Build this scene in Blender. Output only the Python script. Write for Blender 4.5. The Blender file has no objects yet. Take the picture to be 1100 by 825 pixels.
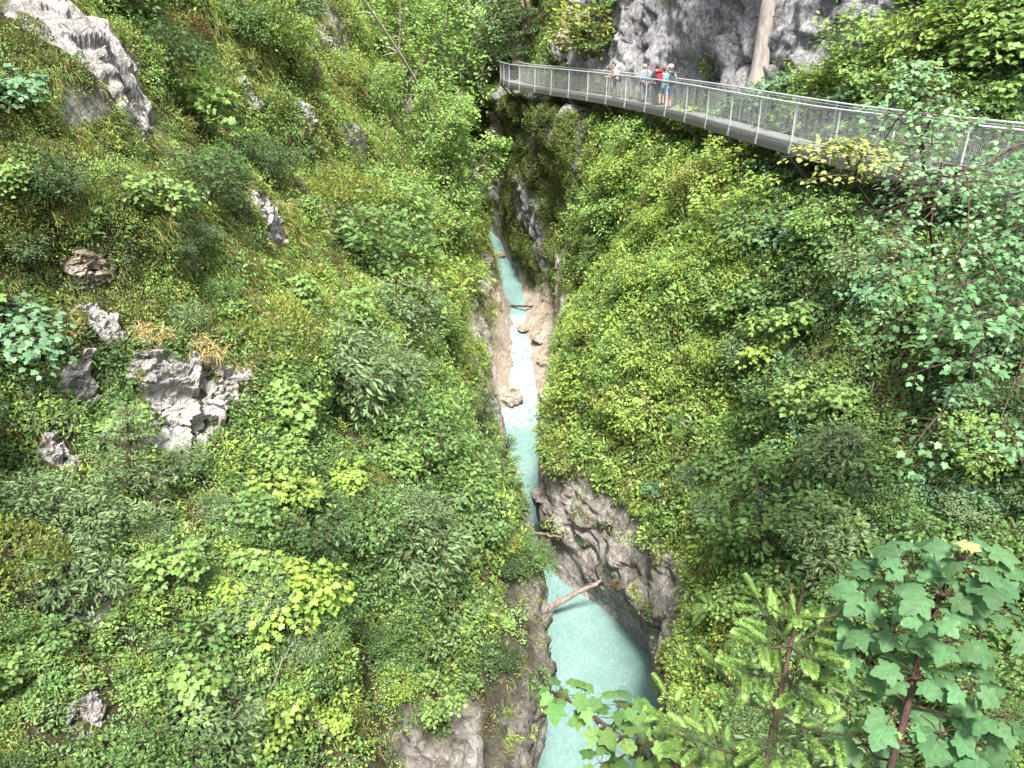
import bpy, bmesh, math, random
import numpy as np
from mathutils import Vector, Matrix
from mathutils.bvhtree import BVHTree

# ------------------------------------------------------------------ camera, sky, sun, exposure
scene = bpy.context.scene
COL = scene.collection
PITCH = math.radians(25.5)
CP, SP = math.cos(PITCH), math.sin(PITCH)
FPX = 794.0

cam_d = bpy.data.cameras.new("camera")
cam = bpy.data.objects.new("camera", cam_d)
COL.objects.link(cam)
cam.location = (0, 0, 0)
cam.rotation_euler = (math.radians(90) - PITCH, 0, 0)
cam_d.sensor_width = 36.0
cam_d.lens = FPX / 1100.0 * 36.0
cam_d.clip_start = 0.05
cam_d.clip_end = 3000
scene.camera = cam

SUN_EL, SUN_AZ = math.radians(60), math.radians(178)      # azimuth measured clockwise from +Y
world = bpy.data.worlds.new("World")
scene.world = world
world.use_nodes = True
wn = world.node_tree.nodes
sky = wn.new("ShaderNodeTexSky")
sky.sky_type = 'NISHITA'
sky.sun_disc = False
sky.sun_elevation = SUN_EL
sky.sun_rotation = SUN_AZ
sky.air_density = 1.0
sky.dust_density = 4.0
sky.ozone_density = 0.6
wn["Background"].inputs["Strength"].default_value = 0.075
cloud = wn.new("ShaderNodeHueSaturation")          # thin high cloud: a paler, less blue sky
cloud.inputs["Saturation"].default_value = 0.45
world.node_tree.links.new(sky.outputs[0], cloud.inputs["Color"])
world.node_tree.links.new(cloud.outputs[0], wn["Background"].inputs["Color"])

sun_d = bpy.data.lights.new("sun", 'SUN')
sun_d.energy = 2.2
sun_d.angle = math.radians(10)
sun_d.color = (1.0, 0.95, 0.86)
sun = bpy.data.objects.new("sun", sun_d)
COL.objects.link(sun)
sdir = Vector((math.sin(SUN_AZ) * math.cos(SUN_EL), math.cos(SUN_AZ) * math.cos(SUN_EL), math.sin(SUN_EL)))
sun.rotation_euler = (-sdir).to_track_quat('-Z', 'Y').to_euler()

scene.view_settings.view_transform = 'Standard'
scene.view_settings.look = 'None'
scene.view_settings.gamma = 1.0
scene.view_settings.use_curve_mapping = False
scene.view_settings.exposure = 2.5
scene.cycles.max_bounces = 6
scene.cycles.diffuse_bounces = 3
scene.cycles.glossy_bounces = 2
scene.cycles.transmission_bounces = 3

RNG = np.random.default_rng(7)
random.seed(7)


# ------------------------------------------------------------------ projection helpers
def ray(px, py):
    u = (px - 550.0) / FPX
    v = (412.5 - py) / FPX
    return Vector((u, CP + v * SP, -SP + v * CP))


def project(P):
    P = np.asarray(P, dtype=np.float64)
    d = P[..., 1] * CP - P[..., 2] * SP
    dd = np.where(d > 0.05, d, 0.05)
    px = 550 + FPX * P[..., 0] / dd
    py = 412.5 - FPX * (P[..., 1] * SP + P[..., 2] * CP) / dd
    return px, py, d


# ------------------------------------------------------------------ noise
def _hash(ix, iy, iz, seed):
    h = (ix * 374761393 + iy * 668265263 + iz * 2147483647 + seed * 144665) & 0xFFFFFFFF
    h = ((h ^ (h >> 13)) * 1274126177) & 0xFFFFFFFF
    h = ((h ^ (h >> 16)) * 2246822519) & 0xFFFFFFFF
    return ((h ^ (h >> 15)) & 0xFFFFFF) / float(0xFFFFFF)


def vnoise(P, scale, seed=0):
    Q = np.asarray(P, dtype=np.float64) / scale
    I = np.floor(Q).astype(np.int64)
    F = Q - I
    F = F * F * F * (F * (F * 6 - 15) + 10)
    x, y, z = I[..., 0], I[..., 1], I[..., 2]
    fx, fy, fz = F[..., 0], F[..., 1], F[..., 2]
    r = 0
    for dx in (0, 1):
        wx = fx if dx else 1 - fx
        for dy in (0, 1):
            wy = fy if dy else 1 - fy
            for dz in (0, 1):
                wz = fz if dz else 1 - fz
                r = r + wx * wy * wz * _hash(x + dx, y + dy, z + dz, seed)
    return r * 2 - 1


def fbm(P, scale, octs=4, seed=0, gain=0.5):
    a, s, r, n = 1.0, scale, 0, 0
    for o in range(octs):
        r = r + a * vnoise(P, s, seed + o * 17)
        n += a
        a *= gain
        s *= 0.5
    return r / n


def ridged(P, scale, octs=4, seed=0):
    a, s, r, n = 1.0, scale, 0, 0
    for o in range(octs):
        r = r + a * (1 - 2 * np.abs(vnoise(P, s, seed + o * 31)))
        n += a
        a *= 0.5
        s *= 0.5
    return r / n


def facets(P, scale, seed=0, tilt=0.5):
    """angular fracture blocks: each cell of a jittered lattice is a tilted plane"""
    Q = P / scale
    I = np.floor(Q).astype(np.int64)
    best = np.full(Q.shape[:-1], 1e9)
    val = np.zeros(Q.shape[:-1])
    for dx in (-1, 0, 1):
        for dy in (-1, 0, 1):
            for dz in (-1, 0, 1):
                x, y, z = I[..., 0] + dx, I[..., 1] + dy, I[..., 2] + dz
                c = np.stack([x + _hash(x, y, z, seed + 1), y + _hash(x, y, z, seed + 2), z + _hash(x, y, z, seed + 3)], -1)
                d = Q - c
                d2 = (d ** 2).sum(-1)
                g = np.stack([_hash(x, y, z, seed + k) - .5 for k in (5, 6, 7)], -1)
                v = (_hash(x, y, z, seed + 4) * 2 - 1) + 2 * tilt * (g * d).sum(-1)
                m = d2 < best
                best = np.where(m, d2, best)
                val = np.where(m, v, val)
    return val


def smoothstep(a, b, x):
    t = np.clip((x - a) / (b - a), 0, 1)
    return t * t * (3 - 2 * t)


# ------------------------------------------------------------------ object helpers
def mesh_from(name, V, faces=None, loops=None, sizes=None, smooth=False):
    """faces: (n,k) int array, or loops + sizes for mixed polygons"""
    me = bpy.data.meshes.new(name)
    V = np.ascontiguousarray(V, dtype=np.float32)
    if faces is not None:
        faces = np.asarray(faces, dtype=np.int32)
        n, k = faces.shape
        loops = faces.ravel()
        sizes = np.full(n, k, dtype=np.int32)
    starts = np.concatenate(([0], np.cumsum(sizes)[:-1])).astype(np.int32)
    me.vertices.add(len(V))
    me.vertices.foreach_set("co", V.ravel())
    me.loops.add(len(loops))
    me.loops.foreach_set("vertex_index", np.asarray(loops, dtype=np.int32))
    me.polygons.add(len(sizes))
    me.polygons.foreach_set("loop_start", starts)
    me.update(calc_edges=True)
    me.polygons.foreach_set("use_smooth", np.full(len(sizes), bool(smooth)))
    return me


def point_attr(me, name, data, typ='FLOAT'):
    a = me.attributes.new(name, typ, 'POINT')
    if typ == 'FLOAT':
        a.data.foreach_set("value", np.ascontiguousarray(data, dtype=np.float32))
    else:
        d = np.ones((len(data), 4), dtype=np.float32)
        d[:, :3] = data
        a.data.foreach_set("color", d.ravel())


def link(name, me, mat, parent=None, color=None):
    o = bpy.data.objects.new(name, me)
    COL.objects.link(o)
    if mat is not None and len(me.materials) == 0:
        me.materials.append(mat)
    if parent is not None:
        o.parent = parent
    if color is not None:
        o.color = (*color, 1)
    return o


def empty(name, loc=(0, 0, 0), rz=0.0):
    o = bpy.data.objects.new(name, None)
    COL.objects.link(o)
    o.location = loc
    o.rotation_euler = (0, 0, rz)
    o.empty_display_size = 0.2
    return o


def tag(o, label=None, cat=None, group=None, kind=None):
    if label: o["label"] = label
    if cat: o["category"] = cat
    if group: o["group"] = group
    if kind: o["kind"] = kind
    return o


class MB:
    """collects simple solids into one mesh"""
    def __init__(self):
        self.V, self.L, self.S, self.n = [], [], [], 0

    def add(self, V, F):
        V = np.asarray(V, dtype=np.float64)
        self.V.append(V)
        for f in F:
            self.L.extend(int(i) + self.n for i in f)
            self.S.append(len(f))
        self.n += len(V)

    def box(self, c, ax, ay, az):
        """centre and three half-axis vectors"""
        c, ax, ay, az = (np.asarray(q, dtype=float) for q in (c, ax, ay, az))
        V = [c + sx * ax + sy * ay + sz * az for sz in (-1, 1) for sy in (-1, 1) for sx in (-1, 1)]
        self.add(V, [(0, 2, 3, 1), (4, 5, 7, 6), (0, 1, 5, 4), (2, 6, 7, 3), (0, 4, 6, 2), (1, 3, 7, 5)])

    def bar(self, a, b, w, h, up=(0, 0, 1)):
        a, b = np.asarray(a, float), np.asarray(b, float)
        d = b - a
        L = np.linalg.norm(d)
        d = d / L
        s = np.cross(d, up)
        if np.linalg.norm(s) < 1e-4:
            s = np.cross(d, (0, 1, 0))
        s /= np.linalg.norm(s)
        n = np.cross(s, d)
        self.box((a + b) / 2, d * L / 2, s * w / 2, n * h / 2)

    def tube(self, pts, radii, n=6, caps=True):
        pts = np.asarray(pts, float)
        m = len(pts)
        radii = np.broadcast_to(np.asarray(radii, float), (m,))
        T = np.gradient(pts, axis=0)
        T /= np.linalg.norm(T, axis=1)[:, None] + 1e-9
        ref = np.array((0, 0, 1.0))
        if abs(T[:, 2]).mean() > 0.85:
            ref = np.array((0, 1.0, 0))
        A = np.cross(T, ref)
        A /= np.linalg.norm(A, axis=1)[:, None] + 1e-9
        B = np.cross(A, T)
        ang = np.linspace(0, 2 * math.pi, n, endpoint=False)
        V = (pts[:, None] + radii[:, None, None] * (np.cos(ang)[None, :, None] * A[:, None] + np.sin(ang)[None, :, None] * B[:, None])).reshape(-1, 3)
        F = []
        for i in range(m - 1):
            for j in range(n):
                k = (j + 1) % n
                F.append((i * n + j, i * n + k, (i + 1) * n + k, (i + 1) * n + j))
        if caps:
            F.append(tuple(range(n)))
            F.append(tuple((m - 1) * n + j for j in reversed(range(n))))
        self.add(V, F)

    def mesh(self, name, smooth=False):
        return mesh_from(name, np.concatenate(self.V), loops=self.L, sizes=np.array(self.S, dtype=np.int32), smooth=smooth)

    def build(self, name, mat, parent=None, smooth=False):
        return link(name, self.mesh(name, smooth), mat, parent)


# ------------------------------------------------------------------ materials
def new_mat(name):
    m = bpy.data.materials.new(name)
    m.use_nodes = True
    nt = m.node_tree
    for n in list(nt.nodes):
        nt.nodes.remove(n)
    out = nt.nodes.new("ShaderNodeOutputMaterial")
    return m, nt, out


def N(nt, typ, **kw):
    n = nt.nodes.new(typ)
    for k, v in kw.items():
        if k.startswith("i_"):
            key = k[2:].replace("_", " ")
            n.inputs[int(key) if key.isdigit() else key].default_value = v
        else:
            setattr(n, k, v)
    return n


def mix_col(nt, fac, a, b, blend='MIX'):
    n = nt.nodes.new("ShaderNodeMix")
    n.data_type = 'RGBA'
    n.blend_type = blend
    for sock, val in ((n.inputs[0], fac), (n.inputs[6], a), (n.inputs[7], b)):
        if hasattr(val, "is_output"):
            nt.links.new(val, sock)
        elif isinstance(val, (int, float)):
            sock.default_value = val
        else:
            sock.default_value = (*val, 1)
    return n.outputs[2]


def ramp(nt, fac, stops):
    n = nt.nodes.new("ShaderNodeValToRGB")
    e = n.color_ramp.elements
    while len(e) < len(stops):
        e.new(0.5)
    for el, (p, c) in zip(e, stops):
        el.position = p
        el.color = (*c, 1) if len(c) == 3 else c
    nt.links.new(fac, n.inputs[0])
    return n.outputs[0]


def noise_tex(nt, vec, scale, detail=5, rough=0.55, dist=0.0):
    n = N(nt, "ShaderNodeTexNoise")
    n.inputs["Scale"].default_value = scale
    n.inputs["Detail"].default_value = detail
    n.inputs["Roughness"].default_value = rough
    n.inputs["Distortion"].default_value = dist
    if vec is not None:
        nt.links.new(vec, n.inputs["Vector"])
    return n.outputs[0]


def mapped(nt, src, scale=(1, 1, 1), rot=(0, 0, 0)):
    m = N(nt, "ShaderNodeMapping")
    m.inputs["Scale"].default_value = scale
    m.inputs["Rotation"].default_value = rot
    nt.links.new(src, m.inputs[0])
    return m.outputs[0]


def math_n(nt, op, a, b=None):
    n = N(nt, "ShaderNodeMath", operation=op)
    for i, v in enumerate((a, b)):
        if v is None: continue
        if hasattr(v, "is_output"):
            nt.links.new(v, n.inputs[i])
        else:
            n.inputs[i].default_value = v
    return n.outputs[0]


def rock_pattern(nt, vec):
    """fractured limestone: mottled patches, bedding streaks and dark joints. Returns mottle, joints, height."""
    big = noise_tex(nt, vec, 0.6, 2, 0.6)
    fine = noise_tex(nt, mapped(nt, vec, (1, 1, 0.5), (0.3, 0.5, 0)), 6.5, 6, 0.75, 0.4)
    f = math_n(nt, 'ADD', math_n(nt, 'MULTIPLY', big, 0.4), math_n(nt, 'MULTIPLY', fine, 0.6))
    vor = N(nt, "ShaderNodeTexVoronoi", feature='DISTANCE_TO_EDGE')
    vor.inputs["Scale"].default_value = 2.4
    wob = N(nt, "ShaderNodeVectorMath", operation='ADD')
    sc = N(nt, "ShaderNodeCombineXYZ")
    nt.links.new(fine, sc.inputs[0])
    nt.links.new(math_n(nt, 'MULTIPLY', big, 2.0), sc.inputs[1])
    nt.links.new(fine, sc.inputs[2])
    nt.links.new(mapped(nt, vec, (1, 1, 1.7), (0.5, 0.3, 0)), wob.inputs[0])
    nt.links.new(sc.outputs[0], wob.inputs[1])
    nt.links.new(wob.outputs[0], vor.inputs["Vector"])
    crack = N(nt, "ShaderNodeMapRange")
    crack.inputs[1].default_value = 0.0
    crack.inputs[2].default_value = 0.06
    crack.inputs[3].default_value = 0.5
    crack.inputs[4].default_value = 0.0
    nt.links.new(vor.outputs["Distance"], crack.inputs[0])
    h = math_n(nt, 'SUBTRACT', fine, math_n(nt, 'MULTIPLY', crack.outputs[0], 0.25))
    return f, crack.outputs[0], h


def rock_ramp(nt, pat, stops):
    return mix_col(nt, pat[1], ramp(nt, pat[0], stops), (0.05, 0.045, 0.04))


def finish(nt, out, col, rough=0.9, height=None, bump=0.6, dist=0.15, spec=0.25):
    b = N(nt, "ShaderNodeBsdfPrincipled")
    if hasattr(col, "is_output"):
        nt.links.new(col, b.inputs["Base Color"])
    else:
        b.inputs["Base Color"].default_value = (*col, 1)
    if hasattr(rough, "is_output"):
        nt.links.new(rough, b.inputs["Roughness"])
    else:
        b.inputs["Roughness"].default_value = rough
    b.inputs["Specular IOR Level"].default_value = spec
    if height is not None:
        bp = N(nt, "ShaderNodeBump")
        bp.inputs["Strength"].default_value = bump
        bp.inputs["Distance"].default_value = dist
        nt.links.new(height, bp.inputs["Height"])
        nt.links.new(bp.outputs[0], b.inputs["Normal"])
    nt.links.new(b.outputs[0], out.inputs[0])
    return b


GREY_ROCK = [(0.28, (0.05, 0.046, 0.042)), (0.40, (0.20, 0.185, 0.175)), (0.50, (0.38, 0.36, 0.345)), (0.63, (0.56, 0.54, 0.52))]
BROWN_ROCK = [(0.30, (0.06, 0.053, 0.046)), (0.42, (0.20, 0.18, 0.16)), (0.52, (0.37, 0.345, 0.315)), (0.66, (0.62, 0.595, 0.565))]
DARK_ROCK = [(0.30, (0.045, 0.045, 0.048)), (0.42, (0.15, 0.15, 0.158)), (0.52, (0.29, 0.29, 0.305)), (0.66, (0.52, 0.52, 0.54))]
PALE_ROCK = [(0.28, (0.17, 0.13, 0.10)), (0.42, (0.30, 0.24, 0.185)), (0.55, (0.41, 0.355, 0.30)), (0.72, (0.50, 0.46, 0.41))]


def terrain_material():
    m, nt, out = new_mat("hillside")
    geo = N(nt, "ShaderNodeNewGeometry")
    pos = geo.outputs["Position"]
    pat = rock_pattern(nt, pos)
    rock, pale, dark = (rock_ramp(nt, pat, q) for q in (BROWN_ROCK, PALE_ROCK, DARK_ROCK))
    h = pat[2]
    aR = N(nt, "ShaderNodeAttribute", attribute_name="rock").outputs["Fac"]
    aP = N(nt, "ShaderNodeAttribute", attribute_name="pale").outputs["Fac"]
    aD = N(nt, "ShaderNodeAttribute", attribute_name="dark").outputs["Fac"]
    aM = N(nt, "ShaderNodeAttribute", attribute_name="moss").outputs["Fac"]
    nz = noise_tex(nt, pos, 4.0, 4, 0.7)
    soil = ramp(nt, nz,
                [(0.3, (0.016, 0.014, 0.009)), (0.48, (0.038, 0.038, 0.015)), (0.6, (0.07, 0.058, 0.03)), (0.75, (0.17, 0.13, 0.09))])
    mossc = ramp(nt, nz,
                 [(0.3, (0.03, 0.035, 0.012)), (0.5, (0.085, 0.10, 0.025)), (0.7, (0.15, 0.16, 0.04))])
    rock = mix_col(nt, aD, rock, dark)
    rock = mix_col(nt, aP, rock, pale)
    col = mix_col(nt, aR, soil, rock)
    col = mix_col(nt, aM, col, mossc)
    finish(nt, out, col, 0.9, h, 0.9, 0.25)
    return m


def rock_material(name, stops, bump=0.9):
    m, nt, out = new_mat(name)
    tc = N(nt, "ShaderNodeNewGeometry").outputs["Position"]
    pat = rock_pattern(nt, tc)
    col, h = rock_ramp(nt, pat, stops), pat[2]
    aM = N(nt, "ShaderNodeAttribute", attribute_name="moss").outputs["Fac"]
    mossc = ramp(nt, noise_tex(nt, tc, 6.5, 3, 0.7),
                 [(0.3, (0.04, 0.04, 0.015)), (0.5, (0.10, 0.11, 0.03)), (0.7, (0.20, 0.17, 0.08))])
    col = mix_col(nt, aM, col, mossc)
    finish(nt, out, col, 0.85, h, bump, 0.2)
    return m


def leaf_material(name, transl=0.35, rough=0.5, spec=0.35, blotch=0):
    m, nt, out = new_mat(name)
    oi = N(nt, "ShaderNodeObjectInfo")
    geo = N(nt, "ShaderNodeNewGeometry")
    tint = N(nt, "ShaderNodeAttribute", attribute_name="tint").outputs["Color"]
    base = mix_col(nt, 1.0, oi.outputs["Color"], tint, 'MULTIPLY')
    if blotch:
        tone = ramp(nt, noise_tex(nt, geo.outputs["Position"], blotch, 4, 0.65), [(.3, (.72, .74, .70)), (.7, (1.25, 1.22, 1.2))])
        base = mix_col(nt, 1.0, base, tone, 'MULTIPLY')
    hs = N(nt, "ShaderNodeHueSaturation")
    rnd = geo.outputs["Random Per Island"]
    mr = N(nt, "ShaderNodeMapRange")
    mr.inputs[3].default_value = 0.72
    mr.inputs[4].default_value = 1.32
    nt.links.new(rnd, mr.inputs[0])
    nt.links.new(mr.outputs[0], hs.inputs["Value"])
    mh = N(nt, "ShaderNodeMapRange")
    mh.inputs[3].default_value = 0.485
    mh.inputs[4].default_value = 0.515
    fr = math_n(nt, 'FRACT', math_n(nt, 'MULTIPLY', rnd, 7.31))
    nt.links.new(fr, mh.inputs[0])
    nt.links.new(mh.outputs[0], hs.inputs["Hue"])
    nt.links.new(base, hs.inputs["Color"])
    b = N(nt, "ShaderNodeBsdfPrincipled")
    b.inputs["Roughness"].default_value = rough
    b.inputs["Specular IOR Level"].default_value = spec
    nt.links.new(hs.outputs[0], b.inputs["Base Color"])
    tr = N(nt, "ShaderNodeBsdfTranslucent")
    tcol = mix_col(nt, 1.0, hs.outputs[0], (1.25, 1.25, 0.6), 'MULTIPLY')
    nt.links.new(tcol, tr.inputs["Color"])
    mx = N(nt, "ShaderNodeMixShader")
    mx.inputs[0].default_value = transl
    nt.links.new(b.outputs[0], mx.inputs[1])
    nt.links.new(tr.outputs[0], mx.inputs[2])
    nt.links.new(mx.outputs[0], out.inputs[0])
    return m


def bark_material(name, c1, c2, scale=9):
    m, nt, out = new_mat(name)
    pos = N(nt, "ShaderNodeTexCoord").outputs["Object"]
    n1 = noise_tex(nt, mapped(nt, pos, (1, 1, 0.25)), scale, 6, 0.7)
    col = ramp(nt, n1, [(0.3, c1), (0.7, c2)])
    finish(nt, out, col, 0.85, n1, 0.8, 0.03)
    return m


def plain_material(name, c, rough=0.7, metal=0.0, var=0.25, scale=20, bump=0.15):
    m, nt, out = new_mat(name)
    pos = N(nt, "ShaderNodeTexCoord").outputs["Object"]
    n1 = noise_tex(nt, pos, scale, 4, 0.6)
    lo = tuple(x * (1 - var) for x in c)
    hi = tuple(min(1, x * (1 + var)) for x in c)
    col = ramp(nt, n1, [(0.3, lo), (0.7, hi)])
    b = finish(nt, out, col, rough, n1, bump, 0.01)
    b.inputs["Metallic"].default_value = metal
    return m


def water_material():
    m, nt, out = new_mat("glacial_water")
    pos = N(nt, "ShaderNodeNewGeometry").outputs["Position"]
    foam = N(nt, "ShaderNodeAttribute", attribute_name="foam").outputs["Fac"]
    depth = noise_tex(nt, pos, 0.5, 3, 0.5)
    deep = ramp(nt, depth, [(0.3, (0.115, 0.205, 0.195)), (0.7, (0.155, 0.25, 0.235))])
    nf = noise_tex(nt, mapped(nt, pos, (2.0, 0.7, 2.0)), 1.6, 4, 0.6, 1.2)
    th = math_n(nt, 'ADD', math_n(nt, 'MULTIPLY', foam, 1.25), math_n(nt, 'MULTIPLY', math_n(nt, 'SUBTRACT', nf, 0.5), 1.6))
    mr = N(nt, "ShaderNodeMapRange")
    mr.inputs[1].default_value = 0.38
    mr.inputs[2].default_value = 0.75
    nt.links.new(th, mr.inputs[0])
    fcol = ramp(nt, noise_tex(nt, mapped(nt, pos, (1.6, .8, 1.2)), 3.5, 6, 0.7, 0.8), [(0.36, (0.10, 0.165, 0.175)), (0.5, (0.19, 0.235, 0.25)), (0.62, (0.30, 0.325, 0.335))])
    # thin swirling lines of bubbles on the pool
    sw = noise_tex(nt, mapped(nt, pos, (1.0, 0.55, 1), (0, 0, 0.35)), 1.6, 6, 0.6, 1.6)
    line = math_n(nt, 'ABSOLUTE', math_n(nt, 'SUBTRACT', sw, 0.5))
    lm = N(nt, "ShaderNodeMapRange")
    lm.inputs[1].default_value = 0.035
    lm.inputs[2].default_value = 0.0
    lm.inputs[3].default_value = 0.0
    lm.inputs[4].default_value = 0.16
    nt.links.new(line, lm.inputs[0])
    spk = math_n(nt, 'GREATER_THAN', noise_tex(nt, pos, 14, 3, 0.6), 0.47)
    lfac = math_n(nt, 'MULTIPLY', lm.outputs[0], spk)
    col = mix_col(nt, lfac, deep, (0.5, 0.68, 0.68))
    col = mix_col(nt, mr.outputs[0], col, fcol)
    rough = math_n(nt, 'ADD', 0.16, math_n(nt, 'MULTIPLY', mr.outputs[0], 0.5))
    rip = noise_tex(nt, mapped(nt, pos, (1.5, 1.0, 1)), 3.2, 6, 0.6, 0.6)
    finish(nt, out, col, rough, rip, 0.35, 0.12, spec=0.5)
    return m


M_TERR = terrain_material()
M_GREY = rock_material("grey_limestone", GREY_ROCK)
M_PALE = rock_material("pale_limestone", PALE_ROCK)
M_WALLROCK = rock_material("blue_grey_rock", [(0.22, (0.06, 0.06, 0.065)), (0.42, (0.15, 0.15, 0.165)), (0.56, (0.26, 0.26, 0.28)), (0.74, (0.42, 0.42, 0.44))])
M_WHITE = rock_material("whitish_limestone", [(0.26, (0.07, 0.062, 0.055)), (0.40, (0.28, 0.265, 0.25)), (0.52, (0.48, 0.46, 0.44)), (0.68, (0.68, 0.66, 0.64))])
M_LEAF = leaf_material("leaf", 0.34)
M_BLADE = leaf_material("grass_blade", 0.3, 0.55, 0.25)
M_NEEDLE = leaf_material("needle", 0.15, 0.5, 0.3)
M_WATER = water_material()
M_TWIG = bark_material("grey_twig", (0.07, 0.055, 0.045), (0.24, 0.21, 0.18))
M_DARKTWIG = bark_material("brown_twig", (0.03, 0.02, 0.015), (0.10, 0.07, 0.05))
M_TRUNK = bark_material("trunk_bark", (0.13, 0.115, 0.105), (0.36, 0.325, 0.30), 7)
M_DEADWOOD = bark_material("bleached_wood", (0.28, 0.25, 0.22), (0.55, 0.52, 0.47), 6)
M_LOG = bark_material("log_bark", (0.10, 0.06, 0.05), (0.34, 0.26, 0.235), 9)
M_STEEL = plain_material("galvanised_steel", (0.46, 0.48, 0.49), 0.45, 0.35)
M_WIRE = plain_material("steel_wire", (0.30, 0.31, 0.32), 0.5, 0.4)
M_BEAM = plain_material("weathered_steel", (0.13, 0.13, 0.125), 0.6, 0.3)
M_DECK = plain_material("grating_steel", (0.24, 0.25, 0.25), 0.55, 0.2, 0.3, 40)


# ------------------------------------------------------------------ terrain: cross sections swept along the gorge
def tab(y, pairs):
    a = np.array(pairs, float)
    return np.interp(y, a[:, 0], a[:, 1])


def soft(a, k=5):
    w = np.ones(k) / k
    p = np.pad(a, (k // 2, k // 2), mode='edge')
    return np.convolve(p, w, mode='valid')


WATER_Z = [(-10, -20.2), (34, -20), (36.5, -19.9), (38.2, -19.6), (39.5, -18.7), (41, -18.0), (43, -17.6), (45, -17.2), (46.2, -16.8), (60, -16.4), (66, -15.6), (95, -14)]
XNEAR = [(-8, 26), (5, 19), (9, 14.3), (12, 12.4), (15.6, 10.3), (19, 9.2), (22.3, 8.5), (27, 7.6), (31.6, 7.05), (35.5, 6.2), (41, 4.4), (46, 2.2), (51, -0.1), (54, -0.6), (60, -1.3), (68, -5), (80, -14), (95, -28)]
XFR = [(-8, 3), (5, 3.9), (12, 4.2), (15, 4.6), (17.7, 4.9), (18.9, 5.2), (20.4, 4.65), (22.1, 3.45), (23.4, 2.1), (24.9, 1.3), (26.4, 1.25), (28.2, 1.3), (32, 1.35), (35, 2.0), (38, 2.9), (40, 3.1), (44, 2.7), (46, 2.1), (48, 1.6), (50, 1.05), (52.5, 0.72), (58, -0.2), (62.8, -1.0), (68, -4), (80, -13), (95, -27)]
XER = [(-8, 3), (5, 3.85), (12, 4.15), (15, 4.55), (17.7, 4.85), (18.9, 5.15), (20.4, 4.6), (22.1, 3.4), (23.4, 2.05), (24.9, 1.25), (26.4, 1.2), (28.2, 1.25), (32, 1.3), (35, 1.95), (36.8, 2.5), (37.8, 1.9), (39, 1.45), (40, 1.25), (42, 0.95), (44.3, 0.72), (48, 0.75), (52.5, 0.68), (58, -0.25), (62.8, -1.05), (68, -4.1), (80, -13.1), (95, -27.1)]
XFL = [(-8, -0.4), (5, 0.0), (15, 0.3), (20, 0.65), (23.7, 0.65), (26, 0.45), (28, 0.25), (32, -0.1), (35, -0.5), (38, -1.3), (40, -1.5), (44, -1.1), (48, -0.95), (52.5, -0.85), (62.8, -2.2), (68, -5.6), (80, -15), (95, -29)]
XEL = [(-8, -0.35), (5, 0.05), (15, 0.35), (20, 0.7), (23.7, 0.7), (26, 0.5), (28, 0.3), (32, -0.05), (35, -0.45), (37.2, -0.75), (38.2, -0.15), (39.3, 0.1), (40, 0.12), (44.3, 0.16), (48, -0.1), (52.5, -0.75), (62.8, -2.1), (68, -5.5), (80, -14.9), (95, -28.9)]
LIPL_X = [(-8, -0.4), (5, -0.3), (9.8, -0.05), (11.5, .3), (12.8, 0.72), (14.4, 0.65), (17.9, 0.36), (25, -1.1), (34, -2.1), (42, -2.2), (51, -1.9), (63, -3.6), (68, -7.5), (80, -17), (95, -31)]
LIPL_Z = [(-8, -12), (5, -12.6), (10, -13), (51, -13), (63, -12), (80, -11), (95, -10)]
LIPR_X = [(-8, 0.2), (2, 0.6), (4, 1.6), (6, 2.6), (8, 3.2), (10, 3.6), (13.2, 3.9), (15.8, 4.9), (17.9, 5.2), (20.3, 4.6), (22.6, 3.0), (23.5, 1.8), (24.6, 1.5), (26, 1.6), (28, 2.0), (35, 2.7), (41, 3.3), (45, 3.1), (48, 1.9), (50, 1.1), (52, 0.75), (58, 0.2), (63, -0.9), (68, -4), (80, -13), (95, -27)]
LIPR_Z = [(-8, -4.5), (2, -5.5), (4, -6.5), (6, -9), (8, -12), (10, -13.6), (13, -14), (35, -14), (41, -12.5), (45, -9.5), (48, -7), (52, -6), (95, -5)]
ROCK_X = [(-8, 40), (5, 30), (17, 20), (22, 16), (25, 14), (30, 11.3), (33, 9.7), (36, 8.1), (38, 7.2), (41, 6.2), (44, 5.2), (47, 4.2), (52, 3), (58, 2.6), (63, 1.2), (68, -2), (80, -11), (95, -25)]
ROCK_Z = [(-8, 6), (17, 3.0), (22, 1.2), (25, -0.2), (30, -1.9), (33, -2.8), (41, -3.0), (47, -2.6), (52, -1.5), (58, -0.2), (63, 1.2), (95, 2)]

# row spacing grows with distance
ys = [-8.0]
while ys[-1] < 95:
    yy = ys[-1]
    ys.append(yy + (0.25 if yy < 3 else 0.12 if yy < 26 else 0.16 if yy < 56 else 0.4))
ys = np.array(ys)
R = len(ys)
zw = soft(tab(ys, WATER_Z), 5)
xnear = soft(tab(ys, XNEAR), 9)
xfr, xer, xfl, xel = (soft(tab(ys, t), 5) for t in (XFR, XER, XFL, XEL))
lxl, lzl = soft(tab(ys, LIPL_X), 9), soft(tab(ys, LIPL_Z), 9)
lxr, lzr = soft(tab(ys, LIPR_X), 7), soft(tab(ys, LIPR_Z), 7)
rkx, rkz = soft(tab(ys, ROCK_X), 9), soft(tab(ys, ROCK_Z), 9)
ml = tab(ys, [(-8, 1.1), (5, 1.15), (15, 1.28), (25, 1.55), (35, 2.0), (50, 2.6), (95, 2.6)])

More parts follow.
